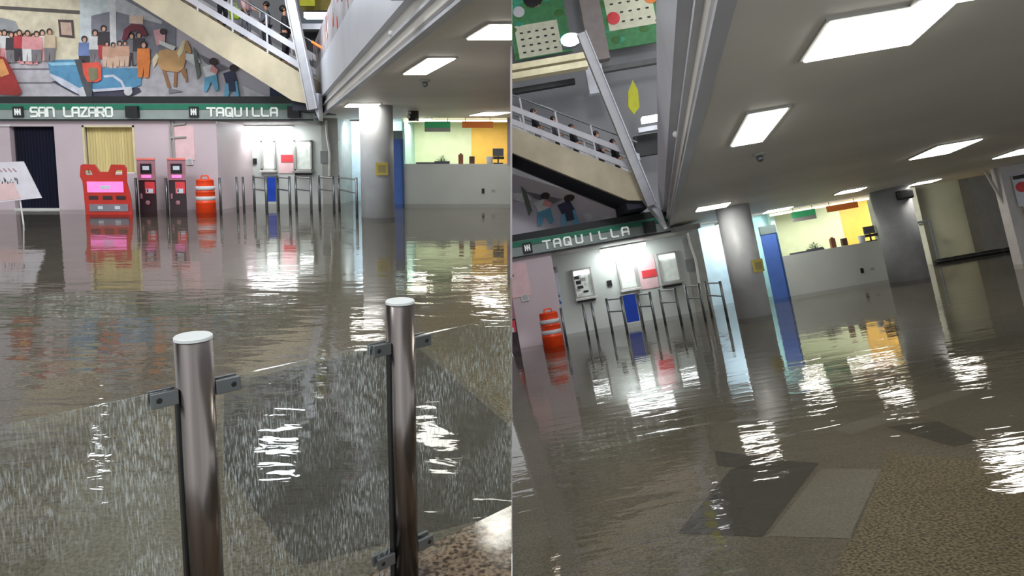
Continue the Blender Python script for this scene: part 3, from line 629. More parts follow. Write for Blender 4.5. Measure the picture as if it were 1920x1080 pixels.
        lamp(1336, 387, .85, 1.1, 'thin bright ceiling lamp left of the front pillar')
        lamp(1458, 393, .9, 1.1, 'thin ceiling lamp between the two pillars, nearer the front pillar')
        lamp(1594, 357, .75, .9, 'thin ceiling lamp above the orange counter sign')
        lamp(1769, 279, .85, 1.5, 'slanting thin ceiling lamp on the right half of the slab')
        lamp(1915, 283, .85, 1.3, 'rightmost thin ceiling lamp cut by the edge')
        t = lamp(1733, 341, .8, .8, 'thin ceiling lamp right of the rear pillar')
        ld = bpy.data.lights.new('bay_fill_light', 'AREA'); ld.shape = 'RECTANGLE'; ld.size = 1; ld.size_y = 1; ld.energy = 320; ld.color = (1, .98, .88)  # added fill for the far bay wall, set well behind the lamp
        lo = bpy.data.objects.new('bay_fill_light', ld); C.objects.link(lo); lo.parent = t; lo.location = (.6, 3.2, .3); lo.rotation_euler = (math.radians(55), 0, 0)
        lamp(1783, -7, .5, .12, 'ceiling lamp just peeking in at the top edge')
    # added fill light under the atrium roof, out of view, brightens the mural
    t = thing('roof_floodlight', h, 'large white floodlight bank under the atrium roof ' + nm, 'lamp', (-9 if A else 3.0, 3, 15.5))
    b = MB(); b.box((0, 0, .3), (4, 4, .3), cgrey); b.build('housing', h, t)
    ld = bpy.data.lights.new('roof_floodlight_light', 'AREA'); ld.shape = 'SQUARE'; ld.size = 3.8; ld.energy = 1450; ld.color = (.97, .98, 1)
    lo = bpy.data.objects.new('roof_floodlight_light', ld); C.objects.link(lo); lo.parent = t; lo.rotation_euler = (math.radians(58), 0, 0)
    for px, py, nmz in (((797, 158, 'below the bright lamp panel'),) if A else ((1425, 297, 'beside the second lamp panel'),)):
        p = at(h, px, py, Z=3.02); t = thing('sprinkler_dome', h, 'small dark dome on the ceiling ' + nmz + ' ' + nm, 'dome', (p.x, p.y, 3.1))
        b = MB(); b.lathe([(.1, 0), (.1, -.03), (.04, -.04)], wallr); b.build('base', h, t, smooth=True)
        b = MB(); b.ball((0, 0, -.08), .055, steelg); b.build('head', h, t, smooth=True)
    # ---- pillars
    def pillar(x, y, r, lab, m):
        b = MB(); b.lathe([(r, -.15), (r, 3.1)], m, n=64); tag(b.build('round_pillar', h, loc=(x, y, 0), smooth=True), lab + ' ' + nm, 'pillar')
    pilm = K('pillar_paint', 186, 190, 194, rough=.42, var=.04)
    yp = 18.8
    xp = at(h, 707 if A else 1394, 300 if A else 492, Y=yp).x
    pillar(xp, yp, .46, 'round grey painted pillar standing in the water before the blue door', pilm)
    t = thing('pillar_sign', h, 'small yellow framed sign on the round pillar ' + nm, 'sign', (xp + .22, yp - .47, 1.36), rz=.3)
    b = MB(); b.box((0, 0, 0), (.33, .03, .35), gold); b.build('board', h, t, bevel=.004); b = MB(); b.box((0, -.02, 0), (.2, .01, .2), K('sign_inner', 156, 146, 96)); b.build('plate', h, t)
    t = thing('exit_fixture', h, 'dark cluster of ceiling fittings beside the pillar top ' + nm, 'fixture', (xp + .75, yp + 2, 2.8))
    b = MB(); b.box((0, 0, .15), (.3, .2, .3), dark); b.build('box', h, t); b = MB(); b.ball((-.14, -.12, .12), .06, white); b.ball((-.1, -.12, .24), .05, white); b.ball((.1, -.1, .05), .05, steelg); b.build('bulb', h, t)
    if not A:
        y2 = 22.6; p = at('B', 1686, 440, Y=y2); pillar(p.x, y2, .6, 'darker second round pillar right of the counter', K('pillar_dark', 150, 152, 156, rough=.5))
        b = MB(); b.box((0, 0, 0), (.5, .3, .3), dark); tag(b.build('pillar_box', h, loc=(p.x + .1, y2 - .62, 2.8), bevel=.05), 'black box fitted high on the rear pillar ' + nm, 'box')
        # far right bay
        b = MB(); b.b2((p.x + .3, 32.5, -.15), (40, 32.8, 4.2), K('far_wall', 196, 194, 168, rough=.7, var=.15, vscale=.3)); struct(b.build('wall_far', h))
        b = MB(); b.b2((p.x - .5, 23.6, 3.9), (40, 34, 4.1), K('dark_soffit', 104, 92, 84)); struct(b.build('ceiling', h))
        q = at('B', 1870, 400, Y=31.5); b = MB(); b.b2((q.x - .9, 31.6, -.15), (q.x + 3, 32.3, 4), K('dark_panel', 112, 110, 104)); struct(b.build('wall_far_dark', h))
        b = MB(); q = at('B', 1740, 420, Y=30); b.b2((q.x - 1.1, 30, -.15), (q.x - .2, 30.2, 3.6), K('pale_panel', 226, 228, 210)); struct(b.build('wall_pale_panel', h))
        t = thing('service_pipe', h, 'thin pipe with elbow beside the second pillar ' + nm, 'pipe', (q.x - .1, 29.7, 0))
        b = MB(); b.tube((0, 0, -.15), (0, 0, 1.9), .05, cgrey); b.tube((0, 0, 1.9), (-.5, 0, 1.9), .05, cgrey); b.build('tube', h, t)
        for px, py, l in ((1795, 478, 1.5), (1870, 466, 1.9)):
            q = at('B', px, py, Y=29.5); b = MB(); rr = random.Random(px)
            for i in range(5): b.ball((rr.uniform(-l / 2, l / 2), 0, .08), .22, dark, (2.2, 1, .5))
            tag(b.build('floating_debris', h, loc=(q.x, q.y, 0), smooth=True), ('dark floating debris along the far wall nearer the pillar ' if px < 1800 else 'dark floating debris by the right far wall ') + nm, 'debris')
        # right end wall with poster
        ywr = 21.; q = at('B', 1899, 420, Y=ywr); b = MB(); b.b2((q.x, ywr, -.15), (q.x + 3, ywr + .4, 3.1), K('end_wall', 196, 194, 196)); struct(b.build('wall_right', h))
        b = MB(); b.bar((q.x - .32, ywr + .2, 3.1), (q.x + .05, ywr + .2, 1.9), .07, .07, wallr); b.bar((q.x - .04, ywr + .2, 3.1), (q.x + .03, ywr + .2, 1.9), .06, .06, beamm); tag(b.build('steel_brace', h), 'thin V shaped steel brace against the right end wall ' + nm, 'brace')
        q = at('B', 1925, 355, Y=ywr - .05); t = thing('poster', h, 'white poster with a pink figure on the right end wall ' + nm, 'poster', q)
        b = MB(); b.box((0, 0, 0), (.75, .03, 1.0), paper); b.build('sheet', h, t); b = MB(); b.ball((-.14, -.02, .1), .2, redm, (1, .1, .8)); b.box((0, -.02, .42), (.7, .01, .12), dark); b.box((0, -.02, -.75), (.5, .02, .5), yellow); b.build('print', h, t)
    # ---- stair
    sy0, sy1 = 20.0, 22.4
    S = lambda px, py, Y=sy0: T(h, at('A', px, py, Y=Y).x, Y, at('A', px, py, Y=Y).z)
    e0 = S(585, 150); sl = .605                    # top edge of stringer at its foot
    if not A: e0 = at('B', 1208, 333, Y=sy0)
    Ls = 13.0; up = Vector((-1, 0, sl)); z_ = lambda d: Vector((0, 0, d))
    st = thing('staircase', h, 'concrete staircase rising leftward behind the steel brace ' + nm, 'staircase', e0)
    b = MB()
    for yy0 in (0, sy1 - sy0 - .2):
        P = [Vector((0, yy0, 0)), Vector((0, yy0, -.72)), Vector((.0, yy0, -.72)) + Vector((-.6, 0, .12)), up * Ls + Vector((0, yy0, -.62)), up * Ls + Vector((0, yy0, 0))]
        b.prism([(v.x, v.z) for v in P], yy0, yy0 + .2, stairm)
    b.build('stringer', h, st)
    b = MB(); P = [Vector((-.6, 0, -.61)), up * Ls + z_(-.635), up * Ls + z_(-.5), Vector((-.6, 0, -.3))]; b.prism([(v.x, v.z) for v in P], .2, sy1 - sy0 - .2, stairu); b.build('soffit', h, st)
    b = MB(); n = 44
    for i in range(n):
        t0 = Ls * i / n; b.b2((-t0 - Ls / n, .2, sl * t0 - .35), (-t0, sy1 - sy0 - .2, sl * t0 + .02), stairm)
    b.build('steps', h, st)
    # guard rails (front and back)
    for yy0, side in ((.08, 'front'), (sy1 - sy0 - .1, 'back')):
        g = thing('stair_railing', h, f'pale two-band steel railing on the {side} edge of the staircase ' + nm, 'railing', e0 + Vector((0, yy0, 0)))
        for zz, th, nm2 in ((.2, .2, 'lower_band'), (.66, .2, 'upper_band')):
            b = MB(); b.hexa([Vector((0, -.03, zz - th / 2)), Vector((0, .03, zz - th / 2)), Vector((0, .03, zz + th / 2)), Vector((0, -.03, zz + th / 2))], [up * Ls + Vector((0, -.03, zz - th / 2)), up * Ls + Vector((0, .03, zz - th / 2)), up * Ls + Vector((0, .03, zz + th / 2)), up * Ls + Vector((0, -.03, zz + th / 2))], railm); b.build(nm2, h, g)
        b = MB(); b.tube((0, 0, 1.12), up * Ls + z_(1.12), .03, steelg); b.build('handrail', h, g)
        if side == 'front' and A:
            b = MB(); b.tube(up * .0 + z_(1.12), up * -.35 + z_(1.12), .035, orangetube); b.build('handrail_end', h, g)
        for i in range(13):
            b = MB(); v = up * (.3 + i * 1.0); b.bar(v + z_(0), v + z_(1.12), .05, .05, railm); b.build('post', h, g)
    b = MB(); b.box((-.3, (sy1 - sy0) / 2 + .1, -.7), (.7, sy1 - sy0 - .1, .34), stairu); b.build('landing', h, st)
    # brace
    if A: p0, p1 = at('A', 543, -10, Y=19.6), at('A', 587, 205, Y=19.6)
    else: p0, p1 = at('B', 1090, 62, Y=19.6), at('B', 1222, 385, Y=19.6)
    t = thing('steel_brace', h, 'slanting white steel brace crossing the stair railing ' + nm, 'brace', p1)
    d = p0 - p1
    b = MB(); b.bar(Vector((0, 0, 0)), d, .24, .09, K('brace_paint', 160, 160, 166, rough=.4)); b.build('web', h, t); sd = d.cross(Vector((0, 1, 0))).normalized()
    for q in (-.13, .13): b = MB(); b.bar(sd * q, d + sd * q, .03, .2, beamm if q < 0 else wallr); b.build('flange', h, t)
    # beam end plate
    b = MB(); q0 = at(h, 580 if A else 1210, 172 if A else 372, Y=19.7); q1 = at(h, 597 if A else 1240, 178 if A else 395, Y=19.7); q2 = at(h, 597 if A else 1250, 226 if A else 428, Y=19.7)
    b.prism([(q0.x - .05, q0.z), (q1.x, q1.z + .05), (q2.x + .02, q2.z)], 19.7, 20.1, beamm); tag(b.build('gusset_plate', h), 'triangular steel plate where the brace meets the edge beam ' + nm, 'plate')

    # ---- upper storey
    yu = 34.
    b = MB(); b.b2((XL if A else -4, yu, 2.8), (4 if A else 14, yu + .3, 17), wallup); struct(b.build('wall_upper', h))
    b = MB(); b.b2((XL if A else -4, .5, 17.), (ex(.5) if A else 8, 36, 17.2), K('atrium_roof', 110, 108, 106, rough=.8)); struct(b.build('ceiling', h))
    P = lambda px, py, Y: at(h, px, py, Y=Y)
    def upbox(name, px0, py0, px1, py1, Y, m, th, lab, cat, str_=False):
        c = P((px0 + px1) / 2, (py0 + py1) / 2, Y); dz = Y / F
        b = MB(); b.box((0, 0, 0), ((px1 - px0) * dz, th, (py1 - py0) * dz), m); o = b.build(name, h, loc=c)
        struct(o) if str_ else tag(o, lab + ' ' + nm, cat); return o
    if A:
        upbox('trim_4', 560, 46, 650, 56, 31, beamm, .4, '', '', True)
        upbox('dark_opening', 562, 58, 640, 100, 32, dark, .3, 'black doorway-like recess at the head of the stair', 'recess')
        upbox('tube_lamp', 573, 25, 628, 34, 30, glow2, .4, 'long white tube lamp on the upper storey', 'lamp')
        upbox('trim_5', 560, 34, 650, 46, 33, K('blue_grey', 100, 112, 122), .3, '', '', True)
        upbox('upper_mural', 566, -40, 632, 18, 33, mc('jungle', 120, 108, 40), .1, 'dark mural patch with yellow green leaves on the upper storey', 'mural')
        upbox('yellow_panel', 562, -30, 590, 10, 32, banner, .1, 'yellow green banner panel at the top behind the brace', 'banner')
        upbox('coral_column', 622, -30, 640, 34, 28, mc('coral', 214, 110, 100), .3, 'coral painted narrow column beside the parapet', 'column')
    else:
        fl = lambda x: x
        def cal(px0, py0, px1, py1, bgm, inner, lab, fm):
            c = P((px0 + px1) / 2, (py0 + py1) / 2, 33); dz = 33 / F; W2 = (px1 - px0) * dz; Hh = (py1 - py0) * dz
            t = thing('calendar_mural', h, lab + ' ' + nm, 'mural', c)
            b = MB(); b.box((0, 0, 0), (W2, .1, Hh), bgm); b.build('board', h, t)
            b = MB(); b.box((W2 * inner[0], -.06, Hh * inner[1]), (W2 * inner[2], .02, Hh * inner[3]), K('cal_paper', 222, 222, 196)); b.build('calendar_sheet', h, t)
            b = MB(); rr = random.Random(int(px0))
            for i in range(5):
                for j in range(4): b.box((W2 * (inner[0] + inner[2] * (i - 2) * .18), -.08, Hh * (inner[1] + inner[3] * (j - 1.7) * .2)), (.16, .02, .08), dark)
            b.build('date_grid', h, t)
            b = MB()
            for i in range(34):
                cx_ = rr.uniform(-.48, .48) * W2; cz_ = rr.uniform(-.48, .48) * Hh
                if abs(cx_ / W2 - inner[0]) < inner[2] / 2 and abs(cz_ / Hh - inner[1]) < inner[3] / 2: continue
                b.ball((cx_, -.05, cz_), rr.uniform(.12, .34), leaf if i % 3 else mc('leaf_teal', 50, 140, 110), (1, .1, .7), 6)
            for q in fm: b.ball((q[0] * W2, -.09, q[1] * Hh), q[2], q[3], (1, .1, 1), 8)
            b.build('painted_figures', h, t)
        cg = mc('jungle_green', 60, 120, 74)
        cal(950, -60, 1062, 112, cg, (-.05, -.3, .75, .38), 'green calendar mural with a dark haired figure', [(-.02, .18, .5, hair), (.0, .14, .32, skin), (-.3, .05, .3, cwhite)])
        cal(1122, -60, 1238, 92, cg, (.0, .05, .8, .62), 'green calendar mural with red flowers', [(.3, .3, .4, mc('coral', 214, 110, 100)), (-.3, -.1, .34, redm), (.1, .42, .4, redm), (.38, .1, .36, mc('p_orange', 232, 122, 56)), (-.1, .3, .3, mc('p_pink', 222, 150, 152))])
        upbox('upper_column', 1090, -60, 1128, 122, 31, K('column_taupe', 128, 118, 116), .5, 'taupe column between the two calendar murals', 'column')
        upbox('upper_column', 1100, 122, 1132, 178, 31.1, beamm, .4, 'pale steel lower column behind the brace', 'column')
        upbox('trim_4', 955, 112, 1100, 124, 30, creaml, .5, '', '', True)
        upbox('trim_5', 955, 128, 1104, 140, 29.6, creaml, .5, '', '', True)
        upbox('trim_6', 955, 158, 1080, 168, 32, dark, .3, '', '', True)
        upbox('trim_7', 1125, 118, 1240, 128, 32, K('ledge_grey', 96, 96, 96), .3, '', '', True)
        upbox('dark_opening', 1190, 252, 1240, 292, 32, dark, .3, 'black recess at the stair head', 'recess')
        upbox('tube_lamp', 1203, 218, 1240, 228, 30, glow2, .4, 'short white tube lamp beside the beam', 'lamp')
        upbox('trim_8', 1195, 238, 1240, 247, 31, beamm, .4, '', '', True)
        c = P(1186, 183, 30); b = MB(); b.prism([(-.1, -.8), (.22, -.5), (.3, .3), (.15, .8), (-.15, .3), (-.28, -.4)], -.05, .05, banner); tag(b.build('leaf_banner', h, loc=c), 'leaf shaped yellow banner hanging behind the brace ' + nm, 'banner')
        c = P(1068, 76, 28); t = thing('floodlight', h, 'glaring round floodlight on the upper column ' + nm, 'lamp', c)
        b = MB(); b.lathe([(.2, 0), (.34, -.1), (.36, -.25)], cgrey); b.build('housing', h, t, smooth=True); b = MB(); b.ball((0, -.35, -.1), .34, glow3, (1.25, .5, .85)); b.build('lens', h, t, smooth=True)

    # ---- barrel, machines, barriers
    def barrel(x, y, s_=1.):
        t = thing('traffic_barrel', h, 'orange traffic barrel with two white bands standing in the water ' + nm, 'traffic barrel', (x, y, 0))
        r0 = .27 * s_; b = MB(); b.lathe([(r0 * 1.06, -.15), (r0 * 1.04, .3), (r0 * 1.07, .31), (r0, .33), (r0, .62), (r0 * 1.04, .63), (r0 * .95, .65), (r0 * .92, .97), (r0 * .96, .99), (r0 * .8, 1.02)], orange); bod = b.build('body', h, t, smooth=True)
        for z0 in (.38, .69): b = MB(); b.lathe([(r0 * 1.015, z0), (r0 * 1.0, z0 + .12)], cwhite); b.build('white_band', h, bod, smooth=True)
        b = MB(); b.tube((-.12, 0, 1.0), (-.1, 0, 1.12), .02, orange); b.tube((.12, 0, 1.0), (.1, 0, 1.12), .02, orange); b.tube((-.1, 0, 1.12), (.1, 0, 1.12), .02, orange); b.build('handle', h, t)
    p = WP('A', 387, 400, 20.4) if A else at('B', 1037, 640, Y=20.0)
    barrel(p.x, p.y, 1.0 if A else 1.1)
    def machine(x, y, lab):
        t = thing('ticket_machine', h, lab + ' ' + nm, 'ticket machine', (x, y, 0), group='ticket machines')
        b = MB(); b.b2((-.27, -.2, -.15), (.25, .15, .98), maroon); b.build('cabinet', h, t, bevel=.01)
        b = MB(); b.b2((-.29, -.24, .98), (.26, .12, 1.6), mpink); b.b2((-.3, -.26, 1.6), (.27, .13, 1.66), mc('coral', 214, 110, 100)); b.build('display_head', h, t, bevel=.01)
        b = MB(); b.box((-.02, -.25, 1.34), (.34, .02, .3), dark); b.box((-.02, -.262, 1.36), (.2, .01, .12), paper); b.box((-.02, -.262, 1.1), (.3, .01, .09), pink); b.build('screen', h, t)
        b = MB(); b.box((.07, -.21, .76), (.3, .02, .36), redm); b.box((.06, -.225, .66), (.2, .01, .14), paper); b.box((.0, -.225, .67), (.04, .012, .1), dark); b.build('label_plate', h, t)
        b = MB(); b.ball((-.02, -.21, .3), .07, mpink, (1, .2, 1)); b.build('coin_slot', h, t); b = MB(); b.box((-.2, -.21, .5), (.06, .03, .16), mpink); b.build('card_reader', h, t); shear(t, -.5 if A else 0)
    if A:
        for px, lb in ((280, 'left dark ticket machine with pink display head beside the red kiosk'), (336, 'right dark ticket machine with pink display head before the twin pipes')):
            p = WP('A', px, 400, 20.6); machine(p.x, p.y, lb)
    else:
        p = at('B', 958, 640, Y=20.6); machine(p.x, p.y, 'dark ticket machine sliced by the left edge')
    def barrier(px0, Y0_, px1, Y1_, lab):
        a0 = T(h, at('A', px0, 300, Y=Y0_).x, Y0_, 0); a1 = T(h, at('A', px1, 300, Y=Y1_).x, Y1_, 0)
        t = thing('queue_barrier', h, lab + ' ' + nm, 'queue barrier', a1, group='steel queue barriers'); v = a0 - a1
        for q in (v * 0, v): b = MB(); b.tube(q + z_(-.15), q + z_(1.08), .042, steelg); b.build('post', h, t, smooth=True)
        for zz in (1.02, .62): b = MB(); b.tube(z_(zz), v + z_(zz), .025, steelg); b.build('rail', h, t)
    for px0, px1, lb in ((474, 497, 'steel queue barrier left of the blue cloth'), (519, 541, 'steel queue barrier right of the blue cloth'), (553, 581, 'steel queue barrier under the right ticket window'), (597, 624, 'steel queue barrier by the grey return wall')):
        barrier(px0, 22.6, px1, 21.4, lb)
    barrier(634, 22.4, 667, 19.9, 'nearest steel queue barrier left of the round pillar')
    for px, Y_, lb in ((410, 21., 'slim grey post just right of the orange barrel'), (442, 22., 'left slim grey post under the crowded ticket window'), (454, 22., 'right slim grey post under the crowded ticket window')) + (((252, 20.6, 'slim grey post right of the red kiosk'), (309, 20.6, 'slim grey post between the two ticket machines')) if A else ()):
        p = T(h, at('A', px, 300, Y=Y_).x, Y_, 0); b = MB(); b.tube(z_(-.15), z_(1.05), .04, steelg); tag(b.build('queue_post', h, loc=p, smooth=True), lb + ' ' + nm, 'post', 'slim queue posts')
    return e0, up, st

info = {h: hall(h) for h in 'AB'}

# ================================================================== left hall only: kiosk, placard, fence
h = 'A'
p = at('A', 202, 400, Y=19.6); kx = p.x
ks = thing('play_kiosk', h, 'bright red moulded kiosk with a pink screen and two horn handles', 'kiosk', (kx, 19.6, 0))
sc = 19.6 / F
def kp(zx, zy): return ((zx / 4 - 202) * sc, (300 - (zy / 4 + 190)) * sc + H)
out = [kp(*q) for q in ((640, 760), (640, 640), (618, 560), (628, 480), (650, 470), (735, 474), (770, 528), (832, 528), (856, 474), (955, 476), (972, 500), (965, 620), (990, 720), (1000, 780))]
b = MB()
hol = lambda x0, y0, x1, y1: [kp(x0, y0), kp(x1, y1)]
def slab(pts, y0=-.1, y1=.35): b.prism(pts, y0, y1, red)
# upper body around two handle openings
slab([kp(*q) for q in ((636, 600), (618, 560), (628, 480), (650, 470), (657, 515), (657, 552), (716, 552), (770, 552), (832, 552), (876, 552), (935, 552), (937, 515), (955, 476), (972, 500), (966, 600))])
slab([kp(*q) for q in ((650, 470), (735, 474), (770, 528), (770, 552), (716, 552), (700, 515), (657, 515))])
slab([kp(*q) for q in ((955, 476), (937, 515), (892, 515), (876, 552), (832, 552), (832, 528), (856, 474))])
slab([kp(770, 528), kp(832, 528), kp(832, 552), kp(770, 552)])
slab([kp(*q) for q in ((636, 600), (966, 600), (990, 720), (996, 850), (642, 850), (640, 700))], -.1, .4)
b.build('shell', h, ks, bevel=.012)
b = MB()
for x0, x1 in ((642, 672), (968, 1000)):
    a0 = kp(x0, 850); a1 = kp(x1, 1000); b.b2((a0[0], -.1, -.15), (a1[0], .4, a0[1]), red)
b.b2((kp(642, 0)[0], .3, -.15), (kp(1000, 0)[0], .4, kp(0, 850)[1]), K('kiosk_grey', 110, 106, 108)); b.build('base_frame', h, ks)
def kbox(name, x0, y0, x1, y1, m, pr=.03):
    a0 = kp(x0, y0); a1 = kp(x1, y1); q = MB(); q.b2((a0[0], -.1 - pr, a1[1]), (a1[0], -.09, a0[1]), m); return q.build(name, h, ks, bevel=.006)
kbox('screen', 668, 600, 938, 680, pink); kbox('screen_text', 765, 630, 840, 655, paper, .036)
for x0 in (675, 780, 880): kbox('tray_slot', x0, 706, x0 + 70, 734, maroon, .012)
kbox('control_panel', 674, 768, 966, 822, K('panel_grey', 136, 130, 140)); kbox('panel_label', 738, 782, 776, 806, paper, .036); kbox('panel_label', 865, 782, 905, 806, paper, .036)

shear(ks, -.55)
t = thing('notice_board', h, 'tilted white notice board with pink marks on a thin pole at the left edge', 'sign board', at('A', 36, 378, Y=16.5))
o0 = at('A', 36, 378, Y=16.5)
bb = lambda x, y: ((x - 36) * 16.5 / F, -(y - 378) * 16.5 / F)
b = MB(); b.prism([bb(-30, 306), bb(50, 303), bb(79, 371), bb(-30, 382)], -.03, .01, K('board_white', 226, 222, 230)); b.build('board', h, t)
b = MB()
b.prism([bb(-30, 346), bb(30, 342), bb(42, 372), bb(-30, 380)], -.036, -.031, K('board_pink', 232, 200, 200)); rr = random.Random(2)
for i in range(13): x = -4 + i * 3.4; b.bar((bb(x, 0)[0], -.04, bb(0, 345 - rr.uniform(0, 12))[1]), (bb(x + rr.uniform(-2, 2), 0)[0], -.04, bb(0, 336 + rr.uniform(0, 12))[1]), .018, .006, maroon)
for i in range(4): x = 4 + i * 9; b.bar((bb(x, 0)[0], -.04, bb(0, 316)[1]), (bb(x + 6, 0)[0], -.04, bb(0, 322)[1]), .02, .006, mpink)
b.build('print', h, t)
b = MB(); b.tube((0, .02, .2), (.06, .02, -o0.z - .15), .018, white); b.build('pole', h, t)

# platform under the fence and the fence itself
G0 = at('A', 362, 629, Z=1.11); G1 = at('A', 750, 563, Z=1.11); gd = (G1 - G0); gd.z = 0; sp = gd.length; gd.normalize(); gn = Vector((-gd.y, gd.x, 0))
B0 = [G0 - gd * sp * 1, G0, G1, G1 + gd * sp]
b = MB(); e1 = G0 - gd * 4 + gn * .10; e2 = G0 + gd * 5 + gn * .10
for q in (e1, e2): q.z = 0
b.hexa([e1 + Vector((0, 0, -.15)), e2 + Vector((0, 0, -.15)), e2 - gn * 5 + Vector((0, 0, -.15)), e1 - gn * 5 + Vector((0, 0, -.15))], [e1 + Vector((0, 0, .08)), e2 + Vector((0, 0, .08)), e2 - gn * 5 + Vector((0, 0, .08)), e1 - gn * 5 + Vector((0, 0, .08))], kerbm)
struct(b.build('floor_platform', h))
for i, G in enumerate(B0[:3]):
    lab = ('brushed steel bollard hidden past the left edge', 'nearer left brushed steel bollard with a pale flat cap', 'farther right brushed steel bollard with a pale flat cap')[i]
    if i == 0: continue
    t = thing('glass_fence_post', h, lab, 'bollard', (G.x, G.y, .08), rz=math.atan2(gd.y, gd.x), group='steel fence posts')
    b = MB(); b.lathe([(.05, 0), (.05, 1.02)], steel, n=48); b.build('tube', h, t, smooth=True)
    b = MB(); b.lathe([(.051, 1.02), (.051, 1.028), (.048, 1.031)], capm, n=48); b.build('cap', h, t, smooth=False)
    b = MB(); b.box((-.0505, 0, .44), (.008, .022, .86), dark); b.build('slot', h, t)
    for sx_, nmx in ((-1, 'left'), (1, 'right')):
        for z in (.87, .1): b = MB(); b.box((sx_ * .085, -.012, z), (.07, .012, .042), steelg); b.box((sx_ * .085, .022, z), (.07, .012, .042), steelg); b.tube((sx_ * .1, -.02, z), (sx_ * .1, .03, z), .008, dark); b.build('glass_clamp', h, t, bevel=.002)
for i, lb in enumerate(('clear scratched glass panel left of the nearer bollard', 'clear scratched glass panel between the two steel bollards', 'clear scratched glass panel right of the farther bollard')):
    a0, a1 = B0[i] + gd * .065, B0[i + 1] - gd * .065; m_ = (a0 + a1) / 2
    b = MB(); b.box((0, 0, .46), ((a1 - a0).length, .01, .86), glassm); o = b.build('glass_barrier', h, loc=(m_.x, m_.y, .08), rz=math.atan2(gd.y, gd.x)); tag(o, lb, 'glass panel', 'glass fence panels')

# ================================================================== people on the stairs
def skin_body(verts, edges, radii, m, name, h, parent, sub=2):
    me = bpy.data.meshes.new(name); me.from_pydata(verts, edges, []); o = bpy.data.objects.new(name, me); C.objects.link(o)
    md = o.modifiers.new('s', 'SKIN'); o.modifiers.new('u', 'SUBSURF').levels = sub
    for i, r in enumerate(radii): me.skin_vertices[0].data[i].radius = (r, r * .85)
    me.skin_vertices[0].data[0].use_root = True
    dg = bpy.context.evaluated_depsgraph_get(); ev = o.evaluated_get(dg); nm_ = bpy.data.meshes.new_from_object(ev)
    bpy.data.objects.remove(o); q = bpy.data.objects.new(name, nm_); C.objects.link(q); nm_.materials.clear(); nm_.materials.append(m)
    for p in nm_.polygons: p.use_smooth = True; p.material_index = 0
    q.parent = parent; return q
def person(h, loc, rz, top, leg, label, armup=False, ht=1.68):
    k = ht / 1.68; t = thing('person', h, label, 'person', loc, rz)
    V = [(0, 0, .92), (0, 0, 1.12), (0, 0, 1.33), (0, 0, 1.42), (0, 0, 1.5), (0, -.01, 1.6),            # 0-5 trunk, neck, head
         (.17, 0, 1.36), (.24, -.03, 1.1), (.2, -.2, .98), (.2, -.27, .96),                               # right arm
         (-.17, 0, 1.36), (-.25, -.02, 1.1), (-.3, -.2, 1.02) if armup else (-.26, -.06, .88), (-.32, -.3, 1.06) if armup else (-.26, -.1, .8),
         (.09, 0, .88), (.1, -.06, .5), (.1, .0, .1), (.1, -.12, .03), (-.09, 0, .88), (-.1, .02, .5), (-.1, .1, .1), (-.1, -.02, .03)]
    E = [(0, 1), (1, 2), (2, 3), (3, 4), (4, 5), (2, 6), (6, 7), (7, 8), (8, 9), (2, 10), (10, 11), (11, 12), (12, 13), (0, 14), (14, 15), (15, 16), (16, 17), (0, 18), (18, 19), (19, 20), (20, 21)]
    R = [.13, .12, .14, .06, .055, .1, .055, .042, .035, .025, .055, .042, .035, .025, .08, .055, .04, .03, .08, .055, .04, .03]
    V = [tuple(c * k for c in v) for v in V]
    bdy = skin_body(V, E, R, skin, 'body', h, t)
    ti = [0, 1, 2, 3, 6, 7, 8, 10, 11, 12]; mp_ = {a: i for i, a in enumerate(ti)}
    skin_body([(0, 0, .84 * k)] + [V[i] for i in ti[1:]], [(mp_[a], mp_[c]) for a, c in E if a in mp_ and c in mp_], [R[i] + (.034 if i != 3 else .012) for i in ti], top, 'jacket', h, t)
    li = [0, 14, 15, 16, 18, 19, 20]; mp2 = {a: i for i, a in enumerate(li)}
    skin_body([(0, 0, .99 * k)] + [V[i] for i in li[1:]], [(mp2[a], mp2[c]) for a, c in E if a in mp2 and c in mp2], [R[i] + .018 for i in li], leg, 'trousers', h, t)
    b = MB(); b.ball((0, .03 * k, 1.64 * k), .108 * k, hair, (1, 1.05, 1)); b.build('hair', h, bdy, smooth=True)
    b = MB(); b.ball((0, -.115 * k, 1.6 * k), .02 * k, skin, (.8, 1.2, 1.3)); 
    for sx_ in (-1, 1): b.ball((sx_ * .035 * k, -.1 * k, 1.625 * k), .011 * k, dark); b.ball((sx_ * .1 * k, 0, 1.6 * k), .022 * k, skin, (.5, 1, 1.3))
    b.box((0, -.105 * k, 1.555 * k), (.045 * k, .01, .01), redm); b.build('face', h, bdy, smooth=True)
    b = MB()                                        # fingers
    for (hx, hy, hz) in (V[9], V[13]):
        for f in range(4): b.tube((hx + (f - 1.5) * .018, hy, hz), (hx + (f - 1.5) * .02, hy - .05 - .01 * (f in (1, 2)), hz - .045), .008, skin, 8)
        b.tube((hx + .03, hy + .02, hz), (hx + .055, hy - .02, hz - .02), .009, skin, 8)
    b.build('fingers', h, bdy)
    return t
def on_stair(h, px, Y, top, leg, lab, rz=-1.2, arm=False, ht=1.68):
    e0, up, st = info[h]; x = at(h, px[0], px[1], Y=Y).x; d = max(0, e0.x - x); n = 44; Ls = 13.
    zi = math.floor(d / (Ls / n)) * (Ls / n) * .605 + .02
    return person(h, (x, Y, e0.z + zi), rz, top, leg, lab, arm, ht)
on_stair('A', (534, 60), 20.9, cblack, cblack, 'person in a black jacket holding the rail near the foot of the stair', 1.9, True, 1.72)
on_stair('A', (462, 60), 20.9, cpink, cgrey, 'dark haired person in a pale pink top midway on the stair', 1.6)
